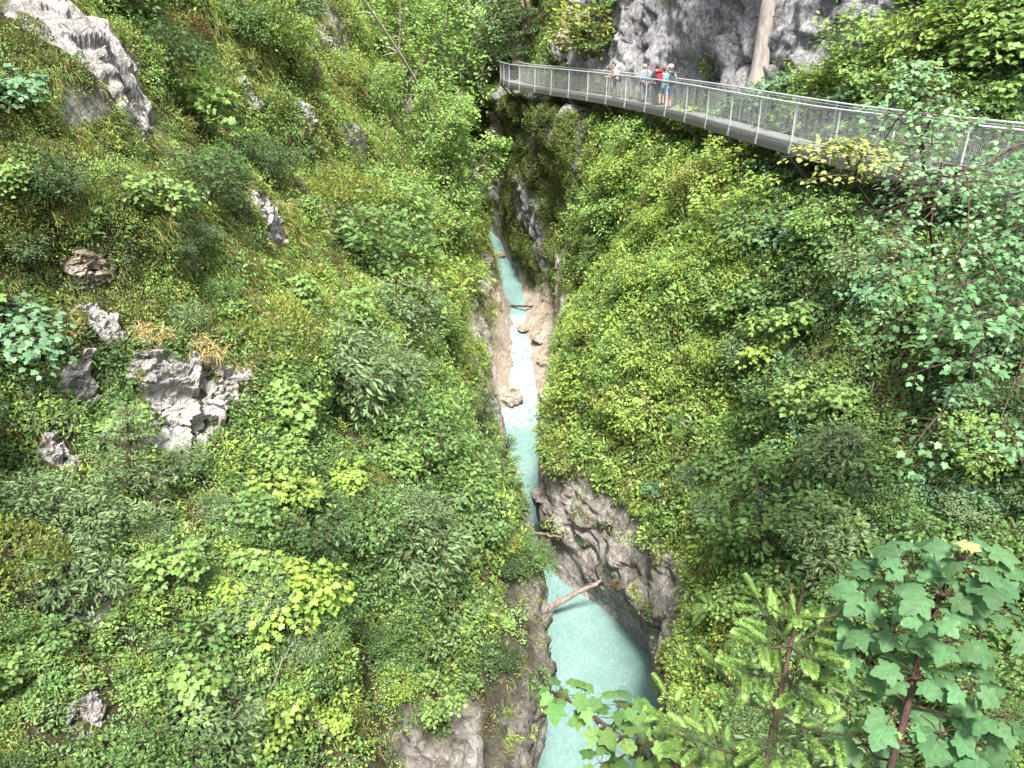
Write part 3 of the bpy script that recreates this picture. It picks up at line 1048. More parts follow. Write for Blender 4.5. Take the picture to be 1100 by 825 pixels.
def person(loc, rz, h, shirt, lower, hair, label, shorts=True, lean=0.0, arms="down", hat=None, sleeves="short"):
    k = h / 1.75
    root = empty("person", loc, rz)
    tag(root, label, "person", "walkers on the steel walkway")
    # joints, facing +Y; the upper body leans forward by `lean`
    def up_(x, y, z):
        if z > 0.95:
            dz = z - 0.95
            return (x * k, (y + math.sin(lean) * dz) * k, (0.95 + math.cos(lean) * dz) * k)
        return (x * k, y * k, z * k)
    J = {"pelvis": (0, 0, .95), "waist": (0, 0, 1.08), "chest": (0, -.01, 1.28), "neckb": (0, -.005, 1.43), "neck": (0, 0, 1.50),
         "jaw": (0, .035, 1.57), "skull": (0, .01, 1.66), "crown": (0, -.005, 1.735), "nose": (0, .13, 1.61)}
    E = [("pelvis", "waist"), ("waist", "chest"), ("chest", "neckb"), ("neckb", "neck"), ("neck", "jaw"), ("jaw", "skull"), ("skull", "crown"), ("jaw", "nose")]
    Rr = {"pelvis": (.155, .11), "waist": (.135, .10), "chest": (.165, .115), "neckb": (.10, .075), "neck": .055, "jaw": (.065, .07), "skull": (.078, .092), "crown": .045, "nose": .012}
    for sx, sd in ((-1, "l"), (1, "r")):
        step = 0.05 * sx
        J["ear" + sd] = (sx * .095, 0, 1.63); E.append(("skull", "ear" + sd)); Rr["ear" + sd] = .014
        J["hip" + sd] = (sx * .095, 0, .88); J["knee" + sd] = (sx * .10, .03 + step, .49); J["ank" + sd] = (sx * .10, -.02 + step, .085); J["toe" + sd] = (sx * .115, .15 + step, .03)
        E += [("pelvis", "hip" + sd), ("hip" + sd, "knee" + sd), ("knee" + sd, "ank" + sd), ("ank" + sd, "toe" + sd)]
        Rr.update({"hip" + sd: .088, "knee" + sd: .058, "ank" + sd: .04, "toe" + sd: .032})
        J["sho" + sd] = (sx * .185, 0, 1.39)
        if arms == "rail":
            J["elb" + sd] = (sx * .25, .16, 1.17); J["wri" + sd] = (sx * .17, .38, 1.10)
            hd = (0, 1, -.1)
        elif arms == "straps":
            J["elb" + sd] = (sx * .27, -.02, 1.13); J["wri" + sd] = (sx * .14, .16, 1.27)
            hd = (-sx * .3, .5, .6)
        else:
            J["elb" + sd] = (sx * .235, -.03, 1.11); J["wri" + sd] = (sx * .24, .06, .87)
            hd = (0, .25, -1)
        E += [("neckb", "sho" + sd), ("sho" + sd, "elb" + sd), ("elb" + sd, "wri" + sd)]
        Rr.update({"sho" + sd: .058, "elb" + sd: .042, "wri" + sd: .028})
        w = Vector(J["wri" + sd]); hv = Vector(hd).normalized()
        side = Vector((1, 0, 0)) if abs(hv.x) < .6 else Vector((0, 1, 0))
        palm = w + hv * .07
        J["palm" + sd] = tuple(palm); E.append(("wri" + sd, "palm" + sd)); Rr["palm" + sd] = (.036, .02)
        for f in range(4):
            off = side * ((f - 1.5) * .02)
            m1 = palm + off + hv * .045
            m2 = m1 + hv * (.03 + .006 * (f in (1, 2))) + Vector((0, .012, -.012))
            J[f"fa{f}{sd}"] = tuple(m1); J[f"fb{f}{sd}"] = tuple(m2)
            E += [("palm" + sd, f"fa{f}{sd}"), (f"fa{f}{sd}", f"fb{f}{sd}")]
            Rr.update({f"fa{f}{sd}": .0095, f"fb{f}{sd}": .0075})
        th = w + hv * .045 - side * (.04 * sx) + Vector((0, .02, 0))
        J["th" + sd] = tuple(th); E.append(("wri" + sd, "th" + sd)); Rr["th" + sd] = .011
    names = list(J)
    ix = {n_: i for i, n_ in enumerate(names)}
    V = [up_(*J[n_]) for n_ in names]
    sc = lambda r, f=1.0, a=0.0: tuple((q * f + a) * k for q in r) if isinstance(r, tuple) else (r * f + a) * k
    body = skin_object(V, [(ix[a], ix[b]) for a, b in E], [sc(Rr[n_]) for n_ in names])
    link("body", body, M_SKIN, root)

    def garment(name, part, f, a, mat):
        nn = []
        for e in part:
            for q in e:
                if q not in nn: nn.append(q)
        me = skin_object([vv(q) for q in nn], [(nn.index(a_), nn.index(b_)) for a_, b_ in part], [sc(rr(q), f, a) for q in nn])
        return link(name, me, mat, root)
    ext = {}
    def vv(q):
        return up_(*(ext[q][0] if q in ext else J[q]))
    def rr(q):
        return ext[q][1] if q in ext else Rr[q]
    part = [("chest", "waist"), ("waist", "pelvis"), ("chest", "neckb")]
    for sd in "lr":
        s0, e0, w0 = (np.array(J[q + sd]) for q in ("sho", "elb", "wri"))
        if sleeves == "short":
            ext["cuff" + sd] = (tuple(s0 + (e0 - s0) * .75), .052)
            part += [("neckb", "sho" + sd), ("sho" + sd, "cuff" + sd)]
        else:
            ext["cuff" + sd] = (tuple(e0 + (w0 - e0) * .85), .036)
            part += [("neckb", "sho" + sd), ("sho" + sd, "elb" + sd), ("elb" + sd, "cuff" + sd)]
    garment("shirt", part, 1.04, .014, shirt)
    part = [("pelvis", "hipl"), ("pelvis", "hipr")]
    for sd in "lr":
        h0, k0, a0 = (np.array(J[q + sd]) for q in ("hip", "knee", "ank"))
        if shorts:
            ext["hem" + sd] = (tuple(h0 + (k0 - h0) * .92), .072)
            part += [("hip" + sd, "hem" + sd)]
        else:
            ext["hem" + sd] = (tuple(k0 + (a0 - k0) * .95), .05)
            part += [("hip" + sd, "knee" + sd), ("knee" + sd, "hem" + sd)]
    garment("shorts" if shorts else "trousers", part, 1.03, .012, lower)
    for sd in "lr":
        ext["an2" + sd] = ((J["ank" + sd][0], J["ank" + sd][1], .14), .04)
        ext["heel" + sd] = ((J["ank" + sd][0], J["ank" + sd][1] - .04, .045), .04)
        garment("shoe", [("ank" + sd, "an2" + sd), ("ank" + sd, "toe" + sd), ("ank" + sd, "heel" + sd)], 1.0, .016, M_SHOE)
    # hair: a cap over the back and top of the skull
    bm = bmesh.new()
    bmesh.ops.create_icosphere(bm, subdivisions=3, radius=1)
    for v in list(bm.verts):
        if v.co.z < -.55 or (v.co.y > .25 and v.co.z < .35):
            bm.verts.remove(v)
    for v in bm.verts:
        v.co = Vector(up_(v.co.x * .1, v.co.y * .112 + .0, v.co.z * .115 + 1.665))
    me = bpy.data.meshes.new("hair"); bm.to_mesh(me); bm.free()
    hr = link("hair", me, hair, root)
    if hat is not None:
        m = MB()
        rings = [(.13, 1.70), (.125, 1.705), (.108, 1.715), (.104, 1.76), (.08, 1.80), (.02, 1.81)]
        V, Fh = [], []
        for r_, z_ in rings:
            for j in range(16):
                a_ = j * math.pi / 8
                brim = .07 if (r_ > .12 and math.sin(a_) > .3) else 0
                V.append(up_(r_ * math.cos(a_), (r_ + brim) * math.sin(a_), z_))
        for i in range(len(rings) - 1):
            for j in range(16):
                Fh.append((i * 16 + j, i * 16 + (j + 1) % 16, (i + 1) * 16 + (j + 1) % 16, (i + 1) * 16 + j))
        m.add(V, Fh); m.build("cap", hat, root, True)
    return root


def backpack(pr, h, mat, label, w=0.30, hh=0.48):
    """rucksack on the back of a person: bag, front pocket, lid and two straps"""
    k = h / 1.75
    root = empty("backpack", pr.location, pr.rotation_euler[2])
    tag(root, label, "backpack", "rucksacks worn by the walkers")
    def soft_box(name, c, s, parent):
        bm = bmesh.new()
        bmesh.ops.create_cube(bm, size=1)
        bmesh.ops.bevel(bm, geom=bm.edges[:], offset=0.28, segments=3, affect='EDGES')
        for v in bm.verts:
            v.co = Vector(((v.co.x * s[0] + c[0]) * k, (v.co.y * s[1] + c[1]) * k, (v.co.z * s[2] + c[2]) * k))
        me = bpy.data.meshes.new(name); bm.to_mesh(me); bm.free()
        return link(name, me, mat, parent)
    soft_box("bag", (0, -.24, 1.24), (w, .20, hh), root)
    soft_box("pocket", (0, -.35, 1.13), (w * .75, .10, hh * .45), root)
    soft_box("lid", (0, -.25, 1.24 + hh * .5), (w * .9, .22, .12), root)
    for sx in (-1, 1):
        m = MB()
        m.tube([(sx * .11 * k, -.15 * k, 1.46 * k), (sx * .125 * k, 0, 1.49 * k), (sx * .13 * k, .12 * k, 1.38 * k), (sx * .14 * k, .10 * k, 1.2 * k), (sx * .17 * k, -.10 * k, 1.05 * k)], .022 * k, 6)
        m.build("strap", mat, root, True)
    return root


M_SHOE = cloth("dark_shoes", (0.04, 0.035, 0.035))


def on_deck(px, inset):
    """a spot on the deck in line with picture column px"""
    best = None
    for s_ in np.linspace(2, seglen[-1] - 2, 1500):
        p, d, n = walk_at(s_)
        q = p + n * inset + up * DZ
        ppx, _, dep = project(q)
        if dep > 25 and (best is None or abs(ppx - px) < best[0]):
            best = (abs(ppx - px), q, d, n)
    return best[1], best[2], best[3]


q, d, n = on_deck(661, 0.42)
person(q, math.atan2(-n[1], -n[0]) - math.pi / 2, 1.74, cloth("pale_pink_shirt", (0.62, 0.52, 0.50)), cloth("grey_trousers", (0.16, 0.16, 0.17)), M_DARKHAIR,
       "person in a pale shirt leaning alone on the walkway railing", shorts=False, lean=0.28, arms="rail")
q, d, n = on_deck(690, 0.85)
person(q, math.atan2(d[1], d[0]) - math.pi / 2 + .3, 1.70, cloth("grey_blue_jacket", (0.22, 0.27, 0.33)), cloth("slate_trousers", (0.13, 0.15, 0.18)), M_GREYHAIR,
       "person in a grey-blue jacket ahead of the red rucksack", shorts=False, sleeves="long")
q, d, n = on_deck(703, 0.65)
h1 = math.atan2(d[1], d[0]) - math.pi / 2
pr = person(q, h1 + .15, 1.76, cloth("black_jacket", (0.035, 0.04, 0.05)), cloth("dark_blue_trousers", (0.03, 0.04, 0.06)), M_DARKHAIR,
            "person in dark clothes with a red rucksack on the walkway", shorts=False, arms="straps", sleeves="long")
backpack(pr, 1.76, cloth("red_nylon", (0.38, 0.03, 0.05)), "crimson rucksack on the darkly dressed walker")
q, d, n = on_deck(710, 0.95)
person(q, h1 - .2, 1.62, cloth("teal_shirt", (0.06, 0.36, 0.40)), cloth("teal_shorts", (0.05, 0.16, 0.20)), M_DARKHAIR,
       "person in teal half hidden between the two rucksack wearers", arms="down")
q, d, n = on_deck(717, 0.50)
pr = person(q, h1 - .1, 1.78, cloth("sky_blue_shirt", (0.18, 0.46, 0.56)), cloth("pale_blue_shorts", (0.20, 0.30, 0.50)), M_GREYHAIR,
            "person in pale blue shorts and pink cap with a grey rucksack", arms="straps", hat=cloth("pink_cap", (0.62, 0.34, 0.34)))
backpack(pr, 1.78, cloth("charcoal_nylon", (0.07, 0.075, 0.08)), "charcoal rucksack on the walker in pale blue shorts")


# ------------------------------------------------------------------ logs, dead wood, trunks
def pix(px, py, z=None, dist=None):
    d = ray(px, py)
    return d * (z / d.z) if z is not None else d.normalized() * dist


def log(a, b, r0, r1, mat, label, seed, stubs=4, name="log", cat="log"):
    rng = np.random.default_rng(seed)
    a, b = np.array(a), np.array(b)
    root = empty(name, a)
    tag(root, label, cat)
    L = np.linalg.norm(b - a)
    t = np.linspace(0, 1, 14)
    pts = (b - a)[None] * t[:, None]
    pts += rng.normal(0, L * 0.006, pts.shape)
    m = MB(); m.tube(pts, r0 + (r1 - r0) * t, 9)
    m.build("stem", mat, root, True)
    for i in range(stubs):
        q = pts[rng.integers(2, 12)]
        dr = rng.normal(size=3); dr /= np.linalg.norm(dr)
        m = MB(); m.tube([q, q + dr * rng.uniform(.15, .35)], [r1 * .6, r1 * .25], 5)
        m.build("branch_stub", mat, root, True)
    return root


log(pix(578, 659, z=-19.7), pix(658, 617, z=-17.9), 0.13, 0.06, M_LOG, "reddish stripped log leaning from the turquoise pool onto the rock wall", 1)
log(pix(560, 570, z=-18.3), pix(607, 578, z=-17.0), 0.07, 0.04, M_LOG, "thin reddish pole wedged across the narrow gorge above the pool", 2, 2)
log(pix(543, 328, z=-16.75), pix(580, 330, z=-16.2), 0.08, 0.05, M_DARKTWIG, "dark thin driftwood branch lodged above the cascade", 3, 3, "driftwood_branch", "branch")


# ------------------------------------------------------------------ leaves
def unit(v):
    return v / (np.linalg.norm(v, axis=-1, keepdims=True) + 1e-9)


T_DIAMOND = (np.array([(0, 0, 0), (.27, .48, .07), (0, 1, -.03), (-.27, .48, .07)], float), [[0, 1, 2, 3]])
T_OVAL = (np.array([(0, 0, 0), (.24, .28, .07), (.25, .62, .06), (0, 1, -.08), (-.25, .62, .06), (-.24, .28, .07)], float), [[0, 1, 2, 3], [0, 3, 4, 5]])
T_NEEDLE = (np.array([(-.05, 0, 0), (.05, 0, 0), (0.03, 1, 0), (-.03, 1, 0)], float), [[0, 1, 2, 3]])
T_LANCE = (np.array([(0, 0, 0), (.15, .3, .04), (.14, .65, .02), (0, 1, -.08), (-.14, .65, .02), (-.15, .3, .04)], float), [[0, 1, 2, 3], [0, 3, 4, 5]])
T_NARROW = (np.array([(0, 0, 0), (.13, .4, .04), (0, 1, -.05), (-.13, .4, .04)], float), [[0, 1, 2, 3]])


def maple_template(fine=False):
    """five blunt lobes; z falls towards the lobe tips, with a shallow fold along the midrib"""
    if fine:
        half = [(0, 0), (.07, -.07), (.17, -.13), (.27, -.11), (.34, -.02), (.40, .06), (.35, .12), (.32, .19), (.43, .25), (.52, .34), (.60, .40), (.62, .52), (.51, .55), (.42, .60), (.33, .585),
                (.28, .62), (.31, .71), (.26, .79), (.19, .84), (.14, .95), (0, 1.06)]
    else:
        half = [(0, 0), (.20, -.10), (.40, .05), (.33, .20), (.58, .46), (.29, .58), (.24, .78), (0, 1.02)]
    pts = np.array(half + [(-x, y) for x, y in half[-2:0:-1]])
    c = np.array((0, .34))
    zf = lambda p: .07 * np.abs(p[:, 0]) - .32 * ((p - c) ** 2).sum(1)
    n = len(pts)
    if not fine:
        V = np.concatenate([[(0, .34, 0)], np.column_stack([pts, zf(pts)])])
        return V, [[0, 1 + i, 1 + (i + 1) % n] for i in range(n)]
    inner = c + (pts - c) * .55
    V = np.concatenate([[(0, .34, 0)], np.column_stack([inner, zf(inner)]), np.column_stack([pts, zf(pts) - .015 * (np.arange(n) % 2)])])
    Fc = [[0, 1 + i, 1 + (i + 1) % n] for i in range(n)]
    for i in range(n):
        j = (i + 1) % n
        Fc += [[1 + i, 1 + n + i, 1 + n + j], [1 + i, 1 + n + j, 1 + j]]
    return V, Fc


def vein_template():
    c = np.array((0, .34))
    V, Fc = [], []
    for tip in ((0, 1.0), (.56, .46), (-.56, .46), (.33, .02), (-.33, .02)):
        a, b = np.array((0, .03)), np.array(tip)
        d = (b - a) / np.linalg.norm(b - a)
        n_ = np.array((-d[1], d[0]))
        k = len(V)
        for t, w in ((0, .012), (.35, .010), (.7, .007), (1, .003)):
            p = a + (b - a) * t
            for sg in (-1, 1):
                q = p + n_ * w * sg
                V.append((q[0], q[1], .07 * abs(q[0]) - .32 * ((q - c) ** 2).sum() + .012))
        for i in range(3):
            Fc.append([k + 2 * i, k + 2 * i + 1, k + 2 * i + 3, k + 2 * i + 2])
    return np.array(V), Fc


T_MAPLE = maple_template()
T_MAPLE_FINE = maple_template(True)
T_VEIN = vein_template()


def leaf_arrays(P, D, Nrm, s, T):
    """place the leaf shape T at points P along D, facing Nrm, length s"""
    V, Fc = T
    D = unit(D)
    side = unit(np.cross(D, Nrm))
    nn = np.cross(side, D)
    s = np.broadcast_to(np.asarray(s, float), (len(P),))
    W = P[:, None] + s[:, None, None] * (V[None, :, 0:1] * side[:, None] + V[None, :, 1:2] * D[:, None] + V[None, :, 2:3] * nn[:, None])
    k, m = len(V), len(P)
    Fa = (np.array(Fc)[None] + (np.arange(m) * k)[:, None, None]).reshape(-1, len(Fc[0]))
    return W.reshape(-1, 3), Fa


class LeafMesh:
    def __init__(self):
        self.parts = {}
        self.smooth = True

    def add(self, P, D, Nrm, s, T, tint=None):
        if len(P) == 0: return
        W, Fa = leaf_arrays(np.asarray(P), np.asarray(D), np.asarray(Nrm), s, T)
        k = len(T[0])
        tint = np.ones((len(P), 3)) if tint is None else np.broadcast_to(np.asarray(tint, float), (len(P), 3))
        self.parts.setdefault(Fa.shape[1], []).append((W, Fa, np.repeat(tint, k, axis=0)))

    def mesh(self, name):
        Vs, Ts, L, S, n = [], [], [], [], 0
        for k, lst in self.parts.items():
            for W, Fa, t in lst:
                Vs.append(W); Ts.append(t)
                L.append((Fa + n).ravel()); S.append(np.full(len(Fa), k, dtype=np.int32))
                n += len(W)
        me = mesh_from(name, np.concatenate(Vs), loops=np.concatenate(L), sizes=np.concatenate(S), smooth=self.smooth)
        point_attr(me, "tint", np.concatenate(Ts), 'FLOAT_COLOR')
        return me


def stem_mesh(lines, name, n=5):
    m = MB()
    for pts, r in lines:
        m.tube(pts, r, n, caps=False)
    return m.mesh(name, True)


def rot_about(v, axis, a):
    c, s = math.cos(a), math.sin(a)
    return v * c + np.cross(axis, v) * s + axis * (axis @ v) * (1 - c)


def shrub(seed, H, Rad, nstem, nsub, nleaf, leaf, T, flat=0.6, layered=False, droop=0.0, bare=0.25, tint_tip=None):
    """stems from one base, side branches, leaves in two rows along the side branches"""
    rng = np.random.default_rng(seed)
    lines, lm = [], LeafMesh()
    per = max(3, int(nleaf / (nstem * nsub)))
    for i in range(nstem):
        az = 2 * math.pi * (i + rng.uniform(-.3, .3)) / nstem
        tilt = rng.uniform(.15, .9) if nstem > 1 else rng.uniform(0, .12)
        L = H * rng.uniform(.75, 1.05)
        out = np.array((math.cos(az), math.sin(az), 0))
        tip = out * min(Rad * .75, L * math.tan(min(tilt, .9)) * .6) + np.array((0, 0, L * (1 - .25 * tilt)))
        t = np.linspace(0, 1, 7)[:, None]
        pts = tip * t + out * (Rad * .18 * np.sin(np.pi * t)) + rng.normal(0, .02 * L, (7, 3)) * t
        pts[:, 2] += H * .05 * np.sin(np.pi * t[:, 0])
        r0 = .008 + .006 * H
        lines.append((pts, np.linspace(r0, r0 * .25, 7)))
        a0 = rng.uniform(0, 6.28)
        for j in range(nsub):
            f = bare + (1 - bare) * (j + rng.uniform(0, .9)) / nsub
            f = min(f, .99)
            b = np.array([np.interp(f, t[:, 0], pts[:, c]) for c in range(3)])
            a0 += 2.4 + rng.uniform(-.4, .4)
            hz = np.array((math.cos(a0), math.sin(a0), 0))
            hz = unit(hz + out * .5 * (nstem > 1))
            rise = rng.uniform(-.05, .25) if layered else rng.uniform(-.1, .75)
            sd = unit(hz + np.array((0, 0, rise)))
            SL = Rad * rng.uniform(.4, .75) * (1.15 - .55 * f)
            q = np.linspace(0, 1, 6)[:, None]
            sp_ = b + sd * SL * q - np.array((0, 0, 1)) * (droop * SL * q ** 2) + rng.normal(0, .015 * SL, (6, 3)) * q
            lines.append((sp_, np.linspace(r0 * .4, r0 * .12, 6)))
            # leaves spread along and around the side branch
            u = np.linspace(.15, 1.0, per) + rng.uniform(-.04, .04, per)
            u = np.clip(u, 0.05, 1.02)
            LP = np.stack([np.interp(u, q[:, 0], sp_[:, c]) for c in range(3)], 1)
            sgn = np.where(np.arange(per) % 2 == 0, 1.0, -1.0)
            lat = unit(np.cross(sd, (0, 0, 1)))
            spread = SL * .42 * rng.uniform(0.05, 1, per) * np.sqrt(np.clip(1.15 - u, .1, 1))
            LP = LP + lat * (sgn * spread)[:, None] + np.array((0, 0, 1)) * (rng.normal(0, (.05 if layered else .14) * SL, per))[:, None]
            LD = unit(sd * .7 + lat * (sgn * rng.uniform(.3, 1.1, per))[:, None] + rng.normal(0, .25, (per, 3)) + np.array((0, 0, -.25)))
            LN = unit(np.array((0, 0, flat)) + sd * (1 - flat) * .6 + rng.normal(0, .28 + .35 * (1 - flat), (per, 3)))
            tint = np.ones((per, 3)) * rng.uniform(.82, 1.15)
            if tint_tip is not None:
                w = (smoothstep(.6, 1.0, f) * rng.uniform(0, 1, per))[:, None]
                tint = tint * (1 - w) + np.array(tint_tip) * w
            lm.add(LP, LD, LN, leaf * rng.uniform(.65, 1.2, per), T, tint)
    return lm, lines


def heath(seed, Rad, H, nleaf, leaf, T=T_DIAMOND, gaps=.15):
    """low dense dwarf-shrub cushion with an uneven surface"""
    rng = np.random.default_rng(seed)
    lines, lm = [], LeafMesh()
    a = rng.uniform(0, 6.283, nleaf)
    r = np.sqrt(rng.uniform(0, 1, nleaf))
    xy = np.stack([r * np.cos(a), r * np.sin(a)], 1) * Rad
    P0 = np.concatenate([xy, np.zeros((nleaf, 1))], 1)
    lump = fbm(P0 + seed * 5.3, Rad * .55, 4, seed)
    top = H * np.sqrt(np.clip(1 - (r * (1 + .35 * fbm(P0 * .6 + seed, Rad * .5, 2, seed + 2))) ** 2, 0, 1)) * (.75 + .7 * lump)
    keep = lump > -1 + gaps
    z = top * rng.uniform(.55, 1.05, nleaf)
    P = np.stack([xy[:, 0], xy[:, 1], z], 1)[keep]
    outw = unit(np.stack([xy[:, 0], xy[:, 1], np.full(nleaf, .5 * Rad)], 1))[keep]
    D = unit(outw * .5 + np.array((0, 0, .8)) + rng.normal(0, .5, (len(P), 3)))
    Nn_ = unit(outw + rng.normal(0, .6, (len(P), 3)))
    tw = (0.8 + .5 * (lump[keep] + .3))[:, None] * np.ones(3)
    lm.add(P, D, Nn_, leaf * rng.uniform(.6, 1.25, len(P)), T, tw)
    for i in range(9):
        k = rng.integers(0, len(P))
        q = P[k] * np.array((1, 1, .95))
        lines.append((np.array([(0, 0, -.05), q * .5 + np.array((0, 0, .08)), q]), np.array((.012, .008, .004))))
    return lm, lines


def young_spruce(seed, H, Rad, needle=.05, dens=1.0):
    rng = np.random.default_rng(seed)
    lines, lm = [], LeafMesh()
    lines.append((np.array([(0, 0, z) for z in np.linspace(-.1, H, 8)]) + rng.normal(0, .01 * H, (8, 3)), np.linspace(.02 + .014 * H, .006, 8)))
    nw_ = max(6, int(H / .22))
    for w in range(nw_):
        f = (w + .3) / nw_
        z = H * (.06 + .92 * f)
        for b in range(rng.integers(5, 8)):
            az = rng.uniform(0, 6.283)
            L = Rad * (1.02 - f) ** .85 * rng.uniform(.7, 1.1) + .05
            dr = np.array((math.cos(az), math.sin(az), .12 + .45 * f))
            q = np.linspace(0, 1, 5)[:, None]
            pts = np.array((0, 0, z)) + dr * L * q + np.array((0, 0, -1)) * (.28 * L * q ** 2 * (1 - f)) + np.array((0, 0, 1)) * (.12 * L * q ** 4)
            lines.append((pts, np.linspace(.008, .003, 5)))
            lat = unit(np.cross(dr, (0, 0, 1)))
            nt = max(3, int(L / .10))
            for k in range(nt * 2):
                u = (k // 2 + rng.uniform(.2, .9)) / nt
                base = np.array([np.interp(u, q[:, 0], pts[:, c]) for c in range(3)])
                tl = .38 * L * (1.1 - u) + .05
                td = unit(dr * .7 + lat * (1 if k % 2 else -1) * .9 + np.array((0, 0, -.15)))
                n_ = int(dens * (8 + 60 * tl))
                uu = rng.uniform(0, 1, n_)
                LP = base + td * (tl * uu)[:, None]
                LD = unit(td * .8 + rng.normal(0, .55, (n_, 3)))
                lm.add(LP, LD, unit(rng.normal(0, .6, (n_, 3)) + np.array((0, 0, .8))), needle * rng.uniform(.7, 1.2, n_), T_NARROW, np.ones((n_, 3)) * (.75 + .5 * uu[:, None] * u))
    return lm, lines


def fern(seed, Rad, nfr=9):
    rng = np.random.default_rng(seed)
    lines, lm = [], LeafMesh()
    for i in range(nfr):
        az = 6.283 * i / nfr + rng.uniform(-.3, .3)
        L = Rad * rng.uniform(.75, 1.1)
        q = np.linspace(0, 1, 9)[:, None]
        dr = np.array((math.cos(az), math.sin(az), 0))
        pts = dr * L * q + np.array((0, 0, 1)) * (L * (.75 * q - .65 * q ** 2.2))
        lines.append((pts, np.linspace(.006, .002, 9)))
        m_ = 17
        u = np.linspace(.15, 1, m_)
        LP = np.stack([np.interp(u, q[:, 0], pts[:, c]) for c in range(3)], 1)
        lat = unit(np.cross(dr, (0, 0, 1)))
        tan = unit(np.gradient(LP, axis=0))
        ln = L * .30 * np.sin(np.pi * np.clip(1.05 - u * .93, 0, 1)) ** .8 + .01
        for sgn in (1, -1):
            nrm = np.cross(tan, lat * sgn) * sgn
            nrm = np.where(nrm[:, 2:3] < 0, -nrm, nrm)
            lm.add(LP, unit(tan * .45 + lat * sgn), nrm + rng.normal(0, .1, (m_, 3)), ln, T_NARROW)
    return lm, lines


def grass_blades(lm, base, nor, n_per, length, rng, tint, lean=None, width=.018, droop=1.0):
    """arching blades from each base point: three narrow quads each"""
    k = len(base)
    B = np.repeat(base, n_per, 0) + rng.normal(0, .06, (k * n_per, 3))
    Nn_ = np.repeat(nor, n_per, 0)
    m = len(B)
    d0 = unit(Nn_ * .6 + np.array((0, 0, .9)) + rng.normal(0, .45, (m, 3)))
    outd = unit(Nn_ * np.array((1, 1, 0)) + rng.normal(0, .5, (m, 3)) * np.array((1, 1, .3)))
    L = np.repeat(np.broadcast_to(length, (k,)), n_per) * rng.uniform(.5, 1.15, m)
    side = unit(np.cross(d0, outd) + rng.normal(0, .2, (m, 3)))
    pts = []
    for t in (0, .38, .72, 1.0):
        p = B + d0 * (L * t * (1 - .45 * t))[:, None] + outd * (L * .45 * t ** 1.3)[:, None] - np.array((0, 0, 1)) * (droop * .75 * L * t ** 2.2)[:, None]
        pts.append(p)
    ws = (1, .85, .55, .12)
    V = np.stack([np.stack([p - side * (width * w / 2), p + side * (width * w / 2)], 1) for p, w in zip(pts, ws)], 1).reshape(m, 8, 3)
    Fc = np.array([[0, 1, 3, 2], [2, 3, 5, 4], [4, 5, 7, 6]])
    Fa = (Fc[None] + (np.arange(m) * 8)[:, None, None]).reshape(-1, 4)
    tt_ = np.repeat(np.broadcast_to(tint, (k, 3)), n_per, 0)
    lm.parts.setdefault(4, []).append((V.reshape(-1, 3), Fa, np.repeat(tt_, 8, 0)))


# ------------------------------------------------------------------ prototypes of the plants
PROTO = {}


def proto(kind, leafs, mat_leaf=None, mat_stem=None):
    lst = []
    for lm, lines in leafs:
        lst.append((lm.mesh(kind + "_leaves"), stem_mesh(lines, kind + "_stems")))
    for a, b in lst:
        a.materials.append(mat_leaf or M_LEAF)
        b.materials.append(mat_stem or M_TWIG)
    PROTO[kind] = lst


# every prototype is about one metre high and is scaled when placed
proto("maple", [shrub(100 + i, 1.25, .95, 1 + i % 3, 16, 330, .125, T_MAPLE, .82, True, .12, .3) for i in range(5)], mat_stem=M_DARKTWIG)
proto("maple_spread", [shrub(120 + i, .9, 1.25, 3, 12, 420, .115, T_MAPLE, .85, True, .1, .25) for i in range(4)], mat_stem=M_DARKTWIG)
proto("bush", [shrub(140 + i, 1.0, .95, 7, 9, 1250, .088, T_OVAL, .65, False, .15, .15) for i in range(6)], mat_stem=M_DARKTWIG)
proto("bush_fine", [shrub(160 + i, 1.0, .9, 8, 10, 2600, .062, T_OVAL, .6, False, .15, .1) for i in range(5)], mat_stem=M_DARKTWIG)
proto("willow", [shrub(180 + i, 1.05, 1.0, 8, 10, 2000, .11, T_LANCE, .55, False, .3, .15) for i in range(4)], mat_stem=M_DARKTWIG)
proto("tree_fine", [shrub(200 + i, 1.0, .42, 3, 30, 5200, .030, T_OVAL, .5, False, .45, .08) for i in range(3)])
proto("heath", [heath(220 + i, .85, .55, 2600, .055) for i in range(5)])
proto("spruce", [young_spruce(240 + i, 1.2, .52, .05, .9) for i in range(3)], M_NEEDLE, M_DARKTWIG)
proto("fern", [fern(260 + i, .75) for i in range(3)])
_gr = []
for i in range(4):
    r_ = np.random.default_rng(280 + i)
    lm_ = LeafMesh()
    b_ = np.concatenate([r_.normal(0, .16, (26, 2)), np.zeros((26, 1))], 1)
    grass_blades(lm_, b_, np.tile((0., -.35, .9), (26, 1)), 16, .55, r_, (1, 1, 1))
    _gr.append((lm_, [(np.array([(0, 0, -.05), (0, 0, .02), (0, 0, .05)]), .01)]))
proto("tuft", _gr, M_BLADE)

PARTNAMES = {"maple": ("foliage", "trunk"), "maple_spread": ("foliage", "trunk"), "spruce": ("foliage", "trunk"), "tree_fine": ("crown", "trunk"),
             "fern": ("fronds", "stalks"), "tuft": ("blades", "root_stock")}
NAMES = {"maple": "maple_sapling", "maple_spread": "maple_sapling", "bush": "leafy_bush", "bush_fine": "small_leaved_bush", "willow": "willow_bush",
         "tree_fine": "deciduous_tree", "heath": "dwarf_shrub", "spruce": "spruce_sapling", "fern": "fern", "tuft": "grass_tuft"}
CATS = {"maple": "sapling", "maple_spread": "sapling", "bush": "bush", "bush_fine": "bush", "willow": "bush", "tree_fine": "tree", "heath": "dwarf shrub",
        "spruce": "spruce", "fern": "fern", "tuft": "grass tuft"}
PLANTED = []


